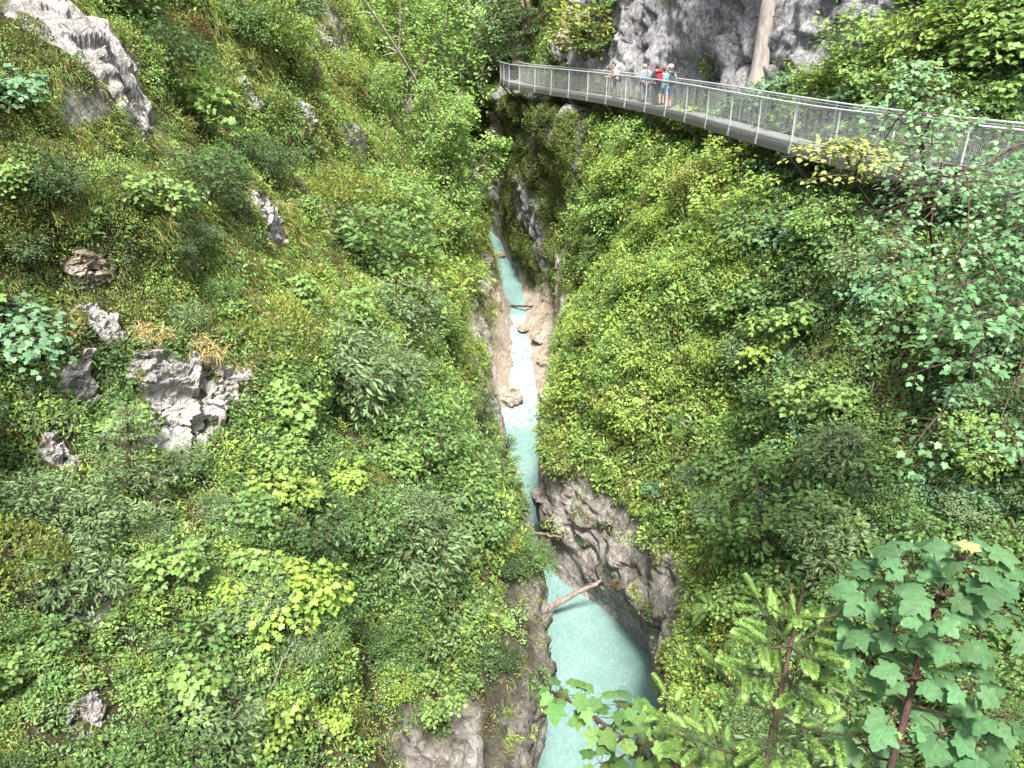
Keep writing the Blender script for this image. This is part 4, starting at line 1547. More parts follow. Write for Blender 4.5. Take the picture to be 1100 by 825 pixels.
def plant(kind, loc, nor, size, colour, label, group=None, seed=None, lean=0.35, sink=0.05, zs=1.0):
    """one plant: an Empty with its leaves and its stems, sharing the prototype's meshes"""
    rng = random.Random(seed if seed is not None else len(PLANTED) * 7 + 3)
    var = PROTO[kind][rng.randrange(len(PROTO[kind]))]
    root = bpy.data.objects.new(NAMES[kind], None)
    root.empty_display_size = 0.2
    COL.objects.link(root)
    upv = (Vector((0, 0, 1)) * (1 - lean) + Vector(nor) * lean).normalized()
    q = upv.to_track_quat('Z', 'Y')
    q = q @ Matrix.Rotation(rng.uniform(0, 6.28) if kind != "tuft" else math.atan2(nor[1], nor[0]) + math.pi / 2, 3, 'Z').to_quaternion()
    root.rotation_mode = 'XYZ'
    root.rotation_euler = q.to_euler()
    root.location = Vector(loc) - upv * (sink * size)
    root.scale = (size, size, size * zs)
    pn = PARTNAMES.get(kind, ("foliage", "branches"))
    for nm, me in zip(pn, var):
        o = bpy.data.objects.new(nm, me)
        COL.objects.link(o)
        o.parent = root
        o.color = (*colour, 1)
    tag(root, label, CATS[kind], group)
    PLANTED.append((np.array(loc), size))
    return root


# own colours of the leaves (linear)
LIME = (.22, .335, .06)
YLIME = (.205, .30, .06)
LIGHT = (.155, .255, .068)
MID = (.098, .18, .052)
DEEP = (.052, .10, .034)
BLUEG = (.12, .23, .12)
GREYG = (.135, .205, .09)
OLIVE = (.12, .135, .04)
YOLIVE = (.18, .215, .05)
DRYG = (.30, .25, .11)
BROWNISH = (.12, .09, .04)

HAND = [
    # left slope
    ("maple", 208, 150, 1.35, LIGHT, "pale layered maple sapling standing alone below the grey slab"),
    ("heath", 335, 205, 1.5, YOLIVE, "bright yellow-green dome of dwarf shrub above the broken rock"),
    ("bush", 225, 215, 1.15, DEEP, "dark green bush left of the bright dome of dwarf shrub"),
    ("bush", 185, 75, 1.2, DEEP, "dark rounded bush right of the grey rock slab"),
    ("heath", 190, 30, 1.4, BROWNISH, "brown-green heath mound at the upper edge beside the slab"),
    ("heath", 3, 35, 0.9, OLIVE, "dark olive heath mound in the top left corner"),
    ("maple_spread", 20, 108, 0.7, BLUEG, "small bluish rowan-like sapling under the top left slab"),
    ("maple_spread", 22, 375, 0.9, BLUEG, "bluish fern-like sapling at the left edge above the knob"),
    ("spruce", 140, 530, 1.45, GREYG, "feathery olive young conifer in front of the whitish ledge"),
    ("maple", 325, 470, 0.95, LIGHT, "fresh green maple sapling right of the whitish ledge"),
    ("maple_spread", 300, 545, 0.85, YLIME, "yellow-tinged maple sapling in the middle of the near slope"),
    ("maple_spread", 372, 520, 0.6, LIME, "small lime maple with a curved bare twig near the slope centre"),
    ("maple_spread", 318, 655, 0.88, LIME, "brightest lime-yellow maple sapling on a forked grey stem"),
    ("maple", 255, 650, 0.5, LIME, "lime sprig left of the brightest maple sapling"),
    ("maple_spread", 285, 780, 0.62, YLIME, "low lime maple sapling at the bottom of the slope"),
    ("maple", 345, 790, 0.45, LIME, "yellow-leaved seedling beside the low lime maple"),
    ("willow", 60, 640, 0.85, GREYG, "grey-green willow with bare roots over the dark hollow"),
    ("willow", 100, 580, 0.8, GREYG, "grey-green willow bush above the rooted one"),
    ("willow", 30, 560, 0.7, GREYG, "grey-green willow at the left edge below the knob"),
    ("bush_fine", 440, 560, 0.9, GREYG, "greyish fine-leaved bush near the gorge edge above the pool"),
    ("spruce", 537, 520, 1.5, MID, "young spruce leaning over the gorge edge above the pool"),
    ("spruce", 510, 470, 1.6, DEEP, "darker young spruce behind the leaning one at the edge"),
    ("bush", 455, 650, 0.7, MID, "mid-green bush on the slope left of the reddish log"),
    ("bush", 540, 590, 0.55, YOLIVE, "yellowish bush overhanging the narrow water above the log"),
    ("bush_fine", 400, 700, 0.6, MID, "small leafy bush above the bare rocky ground"),
    ("maple", 500, 690, 0.4, LIGHT, "pale maple seedling near the lip beside the log"),
    ("bush", 425, 745, 0.45, YLIME, "yellow-green low bush on the bare rocky ground"),
    ("tuft", 210, 368, 1.05, DRYG, "largest tan tuft hanging over the whitish ledge"),
    ("tuft", 150, 358, 0.95, DRYG, "tan tuft left of the largest one on the ledge"),
    ("tuft", 262, 385, 0.8, DRYG, "tan tuft at the right end of the ledge"),
    ("tuft", 60, 348, 0.8, DRYG, "tan tuft above the rounded knob"),
    ("tuft", 130, 715, 0.62, YOLIVE, "drooping green tuft under the rooted willow"),
    ("tuft", 80, 705, 0.6, YOLIVE, "drooping green tuft over small dark stones"),
    ("tuft", 130, 640, 0.5, BROWNISH, "brown tuft at the mouth of the dark hollow"),
    ("tree_fine", 520, 130, 150, LIGHT, "slender pale tree at the gorge edge left of the far walkway end"),
    ("tree_fine", 430, 95, 130, LIGHT, "bright feathery tree crossing the leaning bare trunk"),
    ("tree_fine", 545, 70, 110, GREYG, "grey-green tree standing beyond the far walkway end"),
    ("spruce", 575, 55, 75, DEEP, "slim dark conifer on the far hillside above the walkway end"),
    ("spruce", 655, 45, 70, MID, "conifer on the far hillside beside the grey rock face"),
    ("bush", 630, 62, 60, YOLIVE, "olive bush behind the far railing on the hillside"),
    ("tree_fine", 475, 215, 120, LIGHT, "bright fine-leaved tree over the smooth pale slab"),
    ("tree_fine", 455, 170, 4.6, LIGHT, "tall feathery light green tree over the far slope"),
    ("tree_fine", 500, 120, 4.5, GREYG, "greyish feathery tree at the gorge edge below the far walkway end"),
    ("tree_fine", 400, 130, 3.6, LIGHT, "feathery pale tree left of the leaning bare trunk"),
    ("tree_fine", 300, 60, 2.6, YLIME, "yellow-green feathery tree near the white rock band"),
    ("bush", 480, 250, 1.8, LIGHT, "broad pale bush hanging above the far stream"),
    ("heath", 515, 330, 1.6, YOLIVE, "yellow-green grassy cushion along the lip by the cascade"),
    ("bush_fine", 270, 40, 1.5, MID, "round mid-green bush near the top edge"),
    # right slope
    ("bush", 683, 152, 1.35, LIGHT, "round light green bush tucked under the walkway"),
    ("maple", 742, 150, 1.3, YLIME, "lime sprig rising against the walkway railing"),
    ("bush", 790, 185, 1.5, YLIME, "yellow-lime bush just below the curving walkway"),
    ("bush", 720, 215, 1.7, YLIME, "yellow-lime bush below the walkers"),
    ("bush", 655, 235, 1.9, LIGHT, "pale bush at the corner over the dark far cliff"),
    ("bush_fine", 690, 310, 1.5, YLIME, "dense yellow-green bush above the cascade"),
    ("spruce", 640, 290, 1.7, MID, "small conifer at the edge over the grey rock bank"),
    ("bush", 662, 385, 0.9, LIGHT, "pale bush overhanging the right bank of the cascade"),
    ("bush_fine", 665, 440, 0.95, YOLIVE, "olive bush above the bulging rock wall"),
    ("heath", 655, 462, 0.8, OLIVE, "mossy cushion capping the bulging rock wall"),
    ("bush_fine", 760, 390, 1.1, YLIME, "yellow-green bush in the middle of the right-hand slope"),
    ("willow", 770, 560, 0.95, GREYG, "grey-green willow bush above the ferns"),
    ("willow", 745, 520, 0.75, GREYG, "smaller grey-green willow beside the bulging rock wall"),
    ("maple", 865, 450, 0.95, LIGHT, "bright layered maple sapling before the darkest hollow"),
    ("maple_spread", 830, 385, 1.0, YLIME, "lime maple spray left of the darkest hollow"),
    ("maple_spread", 910, 560, 0.8, LIGHT, "light green maple sapling left of the big-leaved maple"),
    ("bush", 940, 300, 1.4, GREYG, "grey-green bush under the near end of the walkway"),
    ("bush", 890, 250, 1.3, LIGHT, "light green bush against the walkway beam"),
    ("fern", 765, 655, 0.75, LIGHT, "large arching fern above the right side of the pool"),
    ("fern", 745, 700, 0.6, LIGHT, "smaller fern below the large arching one"),
    ("fern", 800, 690, 0.6, MID, "fern beside the tip of the foreground spruce"),
    ("fern", 735, 740, 0.5, YLIME, "yellowish fern at the lip next to the pool"),
    ("bush", 930, 80, 2.3, LIGHT, "light green bush on the bank behind the walkway"),
    ("bush", 1010, 60, 2.3, YLIME, "sunlit bush at the upper right behind the walkway"),
    ("maple_spread", 1075, 70, 1.9, LIGHT, "light maple crown in the top right corner"),
    ("bush", 880, 105, 1.5, YLIME, "yellow-green bush at the foot of the grey rock face"),
    ("bush_fine", 1050, 20, 2.2, MID, "dark fine-leaved bush at the top right edge"),
]
for kind, px, py, size, colour, label in HAND:
    loc, nor = hit(px, py)
    if loc is None:
        continue
    if size > 10: size = size * loc.length / FPX      # given as a height in the photograph
    if loc.length > 34: colour = tuple(min(1, c * 1.25) for c in colour)     # distance haze put into the leaf colour: far plants painted paler
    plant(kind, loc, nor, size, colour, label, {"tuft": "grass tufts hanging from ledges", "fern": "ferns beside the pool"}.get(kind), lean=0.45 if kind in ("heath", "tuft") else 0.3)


# ------------------------------------------------------------------ more plants filling both slopes
FC = VT[F].mean(1)
FA = np.linalg.norm(np.cross(VT[F[:, 2]] - VT[F[:, 0]], VT[F[:, 3]] - VT[F[:, 1]]), axis=1) / 2
FN = Nn.reshape(-1, 3)[F[:, 0]]
FS = S.reshape(-1)[F[:, 0]]
FR = rock.reshape(-1)[F].mean(1)
fpx, fpy, fdep = project(FC)
view = unit(-FC)
FACING = np.clip((FN * view).sum(1), 0, 1)
INV = (fdep > 1.5) & (fpx > -140) & (fpx < 1240) & (fpy > -130) & (fpy < 960)
LEFT = FS < 2.6

LANDMARKS = [
    (100, 70, "the grey corner slab"), (208, 120, "the lone pale maple"), (335, 185, "the bright dome of dwarf shrub"), (285, 238, "the grey broken rock"),
    (190, 430, "the whitish ledge"), (82, 410, "the rounded grey knob"), (104, 288, "the lichened pale rock"), (140, 490, "the feathery young conifer"),
    (318, 610, "the brightest lime maple"), (60, 610, "the rooted willow"), (285, 770, "the low lime maple"), (440, 540, "the greyish edge bush"),
    (535, 480, "the leaning spruce"), (440, 80, "the leaning bare trunk"), (340, 38, "the white rock band"), (510, 178, "the smooth pale slab"),
    (560, 400, "the white cascade"), (625, 640, "the reddish log"), (640, 560, "the bulging rock wall"), (690, 100, "the walkers"),
    (850, 140, "the walkway's bend"), (1020, 160, "the walkway's near end"), (770, 50, "the grey rock face"), (820, 50, "the thick bare trunk"),
    (590, 40, "the far walkway end"), (580, 180, "the dark mossy cliff"), (920, 360, "the darkest hollow"), (1000, 650, "the big-leaved maple"),
    (770, 660, "the large fern"), (690, 310, "the dense yellow-green bush"), (760, 390, "the mid-slope yellow bush"), (450, 300, "the pale bush over the stream"),
    (380, 440, "the fresh green maple"), (440, 660, "the bush beside the log"), (1080, 420, "the tree at the right edge"),
]
TONES = {LIME: "lime", YLIME: "yellow-green", LIGHT: "light green", MID: "mid-green", DEEP: "dark green", BLUEG: "bluish green", GREYG: "grey-green",
         OLIVE: "olive", YOLIVE: "yellow-olive", DRYG: "straw-coloured", BROWNISH: "brownish"}
WORDS = {"maple": "maple sapling", "maple_spread": "spreading maple", "bush": "leafy bush", "bush_fine": "fine-leaved bush", "willow": "narrow-leaved bush",
         "tree_fine": "feathery tree", "heath": "heath cushion", "spruce": "young spruce", "fern": "fern", "tuft": "grass tuft"}
USED = {}


def auto_label(kind, colour, size, loc):
    x, y, d_ = (float(q) for q in project(np.array(loc)))
    lx, ly, nm = min(LANDMARKS, key=lambda L: (L[0] - x) ** 2 + (L[1] - y) ** 2)
    dx, dy = x - lx, y - ly
    if abs(dx) < 28 and abs(dy) < 28: rel = "close beside"
    elif abs(dx) > 1.8 * abs(dy): rel = "left of" if dx < 0 else "right of"
    elif abs(dy) > 1.8 * abs(dx): rel = "above" if dy < 0 else "below"
    else: rel = ("above and " if dy < 0 else "below and ") + ("left of" if dx < 0 else "right of")
    sz = "small" if size * 794 / max(d_, 1) < 38 else "large" if size * 794 / max(d_, 1) > 75 else "medium"
    lab = f"{sz} {TONES[colour]} {WORDS[kind]} {rel} {nm}"
    USED[lab] = USED.get(lab, 0) + 1
    return lab


rngp = np.random.default_rng(99)
wfill = np.where(INV & (FR < 0.35) & ((FS < 2.0) | (FS > 8.02)) & (FACING > 0.05), FACING * FA / np.maximum(fdep, 4) ** 2, 0)
# the strip under the walkway stays clear
dxw = FC[:, 0] - np.interp(FC[:, 1], WALK[::-1, 1][np.argsort(WALK[::-1, 1])], WALK[::-1, 0][np.argsort(WALK[::-1, 1])])
ONWALK = (dxw > -0.35) & (dxw < WID + 0.35) & (FC[:, 2] > -5.5)
wfill[ONWALK] = 0
wfill[(fpx > -40) & (fpx < 1140) & (fpy > -60) & (fpy < 900)] *= 4
cand = rngp.choice(len(FC), size=5000, p=wfill / wfill.sum())
wpx, wpy, wdep = project(np.column_stack([WALK, np.full(len(WALK), DZ)]))
wsel = wdep > 8
worder = np.argsort(wpx[wsel])
WPX, WDEP = wpx[wsel][worder], wdep[wsel][worder]
taken = [(p_[0], p_[1], s_) for (x_, s_) in PLANTED for p_ in [project(x_)]]
nfill = 0
WANT = 330
for c in cand:
    if nfill >= WANT: break
    p = FC[c]; x, y, d_ = fpx[c], fpy[c], fdep[c]
    left = LEFT[c]
    if 530 < x < 640 and 95 < y < 340 and d_ > 36 and not left: continue
    if 545 < x < 640 and -20 < y < 72: continue
    if 590 < x < 770 and 55 < y < 160 and d_ > 28: continue
    if 675 < x < 860 and -20 < y < 112: continue
    if (x - 930) ** 2 / 3600 + (y - 390) ** 2 / 2500 < 1: continue
    lipd = abs(FS[c] - (2.0 if left else 8.0))
    r = rngp.uniform()
    if left:
        if y < 330 and x < 400:
            kind, colour = [("heath", OLIVE), ("heath", YOLIVE), ("bush_fine", DEEP), ("tuft", DRYG), ("bush_fine", MID), ("maple", LIGHT), ("heath", OLIVE), ("willow", GREYG)][int(r * 8)]
        elif x > 380 and y < 420:
            kind, colour = [("bush", LIGHT), ("bush_fine", YLIME), ("heath", YOLIVE), ("bush", MID), ("tree_fine", LIGHT), ("bush_fine", GREYG), ("willow", LIGHT), ("bush", YLIME)][int(r * 8)]
        elif y > 730 and x > 300:
            if r > .35: continue
            kind, colour = [("heath", OLIVE), ("tuft", YOLIVE), ("maple", LIGHT)][int(r / .35 * 3)]
        else:
            kind, colour = [("bush", MID), ("maple", LIGHT), ("bush_fine", MID), ("willow", GREYG), ("bush", DEEP), ("maple_spread", MID), ("maple_spread", LIGHT), ("heath", YOLIVE)][int(r * 8)]
    else:
        if y < 115 and x < 700:
            kind, colour = [("bush_fine", MID), ("tree_fine", LIGHT), ("spruce", DEEP), ("bush", OLIVE), ("bush_fine", YOLIVE), ("spruce", MID)][int(r * 6)]
        elif x < 800 and y < 480:
            kind, colour = [("bush", YLIME), ("bush_fine", YLIME), ("bush", LIGHT), ("willow", LIGHT), ("bush_fine", YOLIVE), ("bush", MID)][int(r * 6)]
        elif y > 560:
            kind, colour = [("bush", MID), ("willow", GREYG), ("maple_spread", LIGHT), ("fern", LIGHT), ("bush_fine", MID), ("maple", MID)][int(r * 6)]
        else:
            kind, colour = [("bush", MID), ("maple_spread", BLUEG), ("willow", GREYG), ("maple", LIGHT), ("bush_fine", DEEP), ("maple_spread", MID), ("bush", LIGHT)][int(r * 7)]
    pxsize = (24 + 62 * rngp.uniform() ** 1.6) * (1.3 if not left else 1.05)
    size = float(np.clip(pxsize * d_ / 794, .32, 3.0))
    if kind == "tree_fine": size *= 1.7
    if kind == "tuft": size *= 1.1
    if kind == "fern": size = min(size, .7)
    if kind in ('maple', 'maple_spread'): size = min(size, max(.7, .05 * d_))
    if kind in ('maple', 'maple_spread') and left and y > 430: size = min(size, .72)
    if lipd < .10: size *= .5
    if not left and lipd < .3 and 320 < y < 480: size *= .5
    # keep the walkway and the far stream open to view
    if not left and dxw[c] > -1.6 and dxw[c] < 0.2 and p[2] > -6: size = min(size, max(.3, (-3.3 - p[2]) * .9))
    if not left and x > 540:
        dw = float(np.interp(x, WPX, WDEP))
        if d_ < dw + .8 or (dxw[c] < WID + .5 and p[2] < -3.2 and d_ < dw + 6):
            size = min(size, (-3.35 * d_ / dw - p[2]) * .8)       # stays below the walkway as seen from the path
    if size < .28: continue
    if any(np.linalg.norm(p - oc) < orad * 1.1 + .75 * size for oc, orad in OUTCROPS): continue
    spx = size * 794 / d_
    if any((x - tx) ** 2 + (y - ty) ** 2 < (.36 * spx + 9) ** 2 for tx, ty, ts in taken): continue
    taken.append((x, y, size))
    plant(kind, p, FN[c], size, colour, None, None, seed=1000 + nfill, lean=.45 if kind in ("heath", "tuft") else .3)["_k"] = kind
    PL = [o for o in (COL.objects[-1],)]
    nfill += 1
    FILL = globals().setdefault("FILL", [])
    FILL.append((PL[0].parent, kind, colour, size, p))
for o, kind, colour, size, p in FILL:
    if "_k" in o: del o["_k"]
    o["label"] = auto_label(kind, colour, size, p)
for o, kind, colour, size, p in FILL:
    if USED[o["label"]] > 1:
        o["group"] = "look-alike plants: " + o["label"]

# ------------------------------------------------------------------ undergrowth: countless small leaves hugging the ground
def clump_field(n, weight, rad, hgt, n_leaf, leaf, T, tint_fn, seed, tang=0.35, outn=0.8):
    rng = np.random.default_rng(seed)
    c = rng.choice(len(FC), size=n, p=weight / weight.sum())
    ctr, nor, dep = FC[c], FN[c], fdep[c]
    ctr = ctr + rng.normal(0, .05, ctr.shape)
    ax = unit(np.cross(nor, np.array((.3, .9, .2)) + rng.normal(0, .2, nor.shape)))
    ay = np.cross(nor, ax)
    rad_ = rad(dep) * rng.uniform(.55, 1.3, n)
    hg = hgt(dep) * (.25 + 2.2 * rng.uniform(0, 1, n) ** 2.2)
    a = rng.uniform(0, 6.283, (n, n_leaf))
    r = np.sqrt(rng.uniform(0, 1, (n, n_leaf)))
    h = hg[:, None] * (1 - r ** 2) * rng.uniform(.35, 1.05, (n, n_leaf)) + .01
    rr = r * rad_[:, None]
    Pp = ctr[:, None] + ax[:, None] * (rr * np.cos(a))[..., None] + ay[:, None] * (rr * np.sin(a))[..., None] + nor[:, None] * h[..., None] + np.array((0, 0, .25)) * h[..., None]
    outv = ax[:, None] * np.cos(a)[..., None] + ay[:, None] * np.sin(a)[..., None]
    Dd = outv * (.35 + r[..., None]) + nor[:, None] * tang + np.array((0, 0, -.05)) + rng.normal(0, .4, Pp.shape)
    Nl = nor[:, None] * .6 + np.array((0, 0, .75)) + outv * .35 * r[..., None] + rng.normal(0, 1 - outn + .15, Pp.shape)
    tint = tint_fn(ctr, fpx[c], fpy[c], LEFT[c], rng)
    tint = np.repeat(tint[:, None], n_leaf, 1) * rng.uniform(.75, 1.25, (n, n_leaf, 1))
    s = (leaf(dep) * rng.uniform(.75, 1.25, n))[:, None] * rng.uniform(.6, 1.2, (n, n_leaf))
    lm = LeafMesh()
    lm.add(Pp.reshape(-1, 3), Dd.reshape(-1, 3), Nl.reshape(-1, 3), s.ravel(), T, tint.reshape(-1, 3))
    return lm


def pick(cols, u):
    cols = np.array(cols)
    return cols[np.minimum((u * len(cols)).astype(int), len(cols) - 1)]


def tint_broad(c, x, y, left, rng):
    u = rng.uniform(0, 1, len(c))
    t = pick([MID, LIGHT, DEEP, GREYG, MID, YLIME], u)
    tr = pick([MID, BLUEG, DEEP, GREYG, LIGHT, MID], u)
    ty = pick([YLIME, LIGHT, YOLIVE, LIGHT, MID, YLIME], u)
    far = pick([YOLIVE, LIGHT, MID, OLIVE, LIGHT, MID], u)
    t = np.where((~left & (x > 800))[:, None], tr, t)
    t = np.where((~left & (x <= 800))[:, None], ty, t)
    t = np.where((left & (y < 420) & (x > 330))[:, None], ty, t)
    t = np.where(((y < 120) & (x > 520) & (x < 720))[:, None], far, t)
    return t * ((1 + .5 * fbm(c, 2.5, 2, 5)) * rng.uniform(.65, 1.3, len(c)))[:, None]


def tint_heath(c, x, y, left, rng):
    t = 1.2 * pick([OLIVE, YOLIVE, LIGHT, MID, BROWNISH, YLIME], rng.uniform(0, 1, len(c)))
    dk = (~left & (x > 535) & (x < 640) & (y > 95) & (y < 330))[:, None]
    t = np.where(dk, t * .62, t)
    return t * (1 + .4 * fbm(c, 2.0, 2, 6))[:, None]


def near_rocks(fac):
    k = np.ones(len(FC))
    for oc, orad in OUTCROPS:
        d2 = np.linalg.norm(FC - oc, axis=1)
        k = np.minimum(k, smoothstep(orad * .75, orad * 1.1, d2))
    return k


OPEN = near_rocks(1)
VIS = np.where(INV, (.12 + FACING) * FA, 0) * OPEN * np.where(ONWALK & (FC[:, 2] > -4.2), .25, 1)
VIS *= np.where((fpx > -20) & (fpx < 1120) & (fpy > -30) & (fpy < 860), 1, .3)
VEG = VIS * (1 - smoothstep(.25, .7, FR)) * ((FS < 2.04) | (FS > 7.97) | ((FS > 7.86) & (FC[:, 1] > 12) & (FC[:, 1] < 34)))
bare_patch = (smoothstep(715, 780, fpy) * smoothstep(290, 400, fpx) * LEFT)
for hc, hr in (((7.9, 14.9, -6.6), 1.5), ((-5.5, 7.4, -6.7), .6), ((6.9, 17.5, -7.6), .9)):
    VEG *= 1 - .9 * np.exp(-((FC - np.array(hc)) ** 2).sum(1) / hr ** 2)
CLIFFZ = (fdep > 37) & (fpx > 535) & (fpx < 635 - .25 * np.maximum(0, fpy - 150)) & (fpy > 98) & (fpy < 330) & ~LEFT
VEG *= np.where(CLIFFZ, .35, 1)
VEG *= 1 - .85 * ((FS > 1.93) & LEFT & (fpy > 600))
patch = fbm(FC, 1.6, 3, 91)
HEATHZ = np.where(CLIFFZ, 1.0, np.where(LEFT & (fpy < 360), smoothstep(560, 380, fpx), .12))
dens = 1 / np.clip(fdep, 6, 60) ** 1.3
lead = np.clip(fdep / 12, .8, 4)
w_broad = VEG * dens * (1 - .8 * HEATHZ) * (1 - .85 * bare_patch) * smoothstep(-.55, .15, patch + .25)
w_heath = VEG * dens * HEATHZ
w_fine = VEG * dens * (1 - .5 * bare_patch)
lm = clump_field(8000, w_broad, lambda d: np.clip(.02 * d, .16, .75), lambda d: np.clip(.013 * d, .10, .5), 52, lambda d: np.clip(.0058 * d, .055, .15), T_OVAL, tint_broad, 301)
tag(link("undergrowth", lm.mesh("undergrowth"), M_LEAF), "dense mixed leafy undergrowth covering both slopes", "undergrowth", kind="stuff")
lm = clump_field(6500, w_fine, lambda d: np.clip(.014 * d, .12, .5), lambda d: np.clip(.007 * d, .05, .25), 60, lambda d: np.clip(.0032 * d, .03, .09), T_DIAMOND, tint_broad, 302)
tag(link("ground_cover", lm.mesh("ground_cover"), M_LEAF), "fine small-leaved ground cover between the bushes", "ground cover", kind="stuff")
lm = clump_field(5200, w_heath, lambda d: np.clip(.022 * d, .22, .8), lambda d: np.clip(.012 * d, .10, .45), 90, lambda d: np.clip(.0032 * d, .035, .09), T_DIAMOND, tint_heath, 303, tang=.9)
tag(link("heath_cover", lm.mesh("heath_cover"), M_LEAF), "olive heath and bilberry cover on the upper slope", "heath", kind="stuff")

# moss and ferns clinging to the walls
MA = mossa.reshape(-1)[F].mean(1)
w_moss = VIS * (((FS > 2.0) & (FS < 8.05)) | ((FS >= 8.05) & (FS < 9.9) & (FC[:, 1] > 40.5) & (FC[:, 1] < 66))) * np.clip(MA + .03, 0, 1) * np.where((FS >= 8.05), 3.5, 1) / np.clip(fdep, 8, 60) * smoothstep(.6, 2.5, FC[:, 2] - np.interp(FC[:, 1], ys, zw))
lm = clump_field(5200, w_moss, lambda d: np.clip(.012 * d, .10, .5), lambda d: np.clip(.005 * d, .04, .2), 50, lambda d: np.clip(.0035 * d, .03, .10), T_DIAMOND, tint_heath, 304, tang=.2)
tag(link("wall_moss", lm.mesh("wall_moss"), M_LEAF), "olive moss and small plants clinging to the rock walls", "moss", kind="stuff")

# grass: blades between the shrubs, denser on the lip and the ledges
rngg = np.random.default_rng(305)
lipg = np.exp(-((FS - 2.0) / .05) ** 2) * LEFT + .5 * np.exp(-((FS - 8.0) / .04) ** 2)
w_g = VEG * dens * (.25 + 4 * lipg * (fpy < 480) + 1.2 * lipg + 2.6 * HEATHZ * smoothstep(-.05, .3, fbm(FC, 2.4, 3, 95)))
cg = rngg.choice(len(FC), size=9000, p=w_g / w_g.sum())
lm = LeafMesh()
tg = pick([YOLIVE, YLIME, DRYG, OLIVE, YOLIVE, LIGHT], rngg.uniform(0, 1, len(cg)))
for k in range(5):
    q = cg[k::5]
    sc_ = float(np.median(fdep[q]))
    sel = np.argsort(fdep[q])
    for part_ in np.array_split(q[sel], 6):
        dm = float(np.median(fdep[part_]))
        grass_blades(lm, FC[part_], FN[part_], 14, np.full(len(part_), float(np.clip(.02 * dm, .2, .6))), rngg, pick([YOLIVE, YLIME, DRYG, OLIVE, YOLIVE, LIGHT], rngg.uniform(0, 1, len(part_))), width=float(np.clip(.0011 * dm, .010, .03)))
tag(link("grass", lm.mesh("grass"), M_BLADE), "thin arching grass between the shrubs and along the gorge lips", "grass", kind="stuff")


# ------------------------------------------------------------------ trunks and trees standing on their own
def tree_trunk(px, py, h, r, label, mat, name="tree_trunk", crown=None, lean=(0, 0)):
    loc, nor = hit(px, py)
    root = empty(name, loc)
    tag(root, label, "tree")
    t = np.linspace(0, 1, 14)
    pts = np.stack([lean[0] * h * t ** 1.4, lean[1] * h * t, -.4 + (h + .4) * t], 1)
    m = MB()
    m.tube(pts, r * (1 - .6 * t) * (1 + .5 * np.exp(-t * 18)), 12)
    m.build("trunk", mat, root, True)
    return root, pts


loc_, nor_ = hit(814, 97)
root, pts = tree_trunk(813, 97, 15, .33, "thick bare grey-brown trunk standing before the grey rock face", M_TRUNK, "spruce_tree")
rng = np.random.default_rng(44)
for k in range(7):
    z = rng.uniform(2.0, 6.5); a = rng.uniform(0, 6.28)
    m = MB(); m.tube([(0, 0, z), (math.cos(a) * .6, math.sin(a) * .6, z - .08), (math.cos(a) * 1.0, math.sin(a) * 1.0, z - .3)], [.03, .02, .008], 5)
    m.build("dead_branch", M_DARKTWIG, root, True)
lm, lines = young_spruce(401, 8.5, 2.6, .30, .35)
o = link("crown", lm.mesh("crown"), M_NEEDLE, root, (.05, .085, .03)); o.location = (0, 0, 7.5)

# the pale leaning trunk on the left slope
a = hit(486, 178)[0]
L_ = a.length
b = ray(392, 2).normalized() * (L_ - 11)
r_ = empty("leaning_tree", a)
tag(r_, "thin pale leafless trunk leaning across the upper slope", "dead tree")
t = np.linspace(0, 1.15, 12)
dv = np.array(b - a)
pts = dv[None] * t[:, None] + np.array((.35, 0, .25))[None] * np.sin(np.pi * t)[:, None]
m = MB(); m.tube(pts, .12 * (1 - .55 * t), 8); m.build("trunk", M_DEADWOOD, r_, True)
rng = np.random.default_rng(45)
for k in range(9):
    q = pts[rng.integers(3, 11)]
    dr = unit(rng.normal(0, 1, 3) + np.array((-.3, 0, .3)))
    m = MB(); m.tube([q, q + dr * .5, q + dr * 1.1 + np.array((0, 0, -.2))], [.025, .015, .006], 5); m.build("branch", M_DEADWOOD, r_, True)

# bare twigs poking out of the bushes
def twig(px, py, px2, py2, label, mat=M_TWIG, r=.014, lift=.22):
    a, na = hit(px, py); b, nb = hit(px2, py2)
    a = a + na * .15; b = b + nb * lift
    root = empty("bare_branch", a)
    tag(root, label, "branch", "bare branches among the bushes")
    rng = np.random.default_rng(int(px * 7 + py))
    v = np.array(b - a); Ln = np.linalg.norm(v)
    t = np.linspace(0, 1, 8)[:, None]
    pts = v * t + rng.normal(0, .03 * Ln, (8, 3)) * np.sin(np.pi * t)
    m = MB(); m.tube(pts, np.linspace(r, r * .35, 8), 6); m.build("stem", mat, root, True)
    for k in range(4):
        q = pts[rng.integers(2, 7)]
        dr = unit(v / Ln * .7 + rng.normal(0, .6, 3))
        m = MB(); m.tube([q, q + dr * Ln * .15, q + dr * Ln * .32], [r * .5, r * .35, r * .15], 5); m.build("side_twig", mat, root, True)


twig(75, 655, 5, 635, "pale bare root sweeping left over the dark hollow")
twig(72, 650, 150, 640, "pale bare root curving right over the dark hollow")
twig(75, 625, 78, 690, "pale bare root hanging straight down over the hollow")
twig(312, 690, 285, 735, "curved grey twig below the brightest lime maple")
twig(320, 665, 372, 680, "grey twig pointing right under the brightest lime maple")
twig(320, 760, 345, 790, "short grey twig beside the low lime maple")
twig(755, 470, 705, 430, "forked dead branch on the yellow-green bush", r=.03, lift=.9)
twig(715, 440, 690, 425, "short dead branch left of the forked one", r=.025, lift=.8)
twig(360, 540, 385, 515, "curved pale twig by the small lime maple")
twig(930, 560, 915, 455, "slender pale stem of a leafless sapling by the darkest hollow", r=.02, lift=.8)
twig(740, 215, 705, 190, "greyish bare branch under the walkway bush", r=.03, lift=.8)

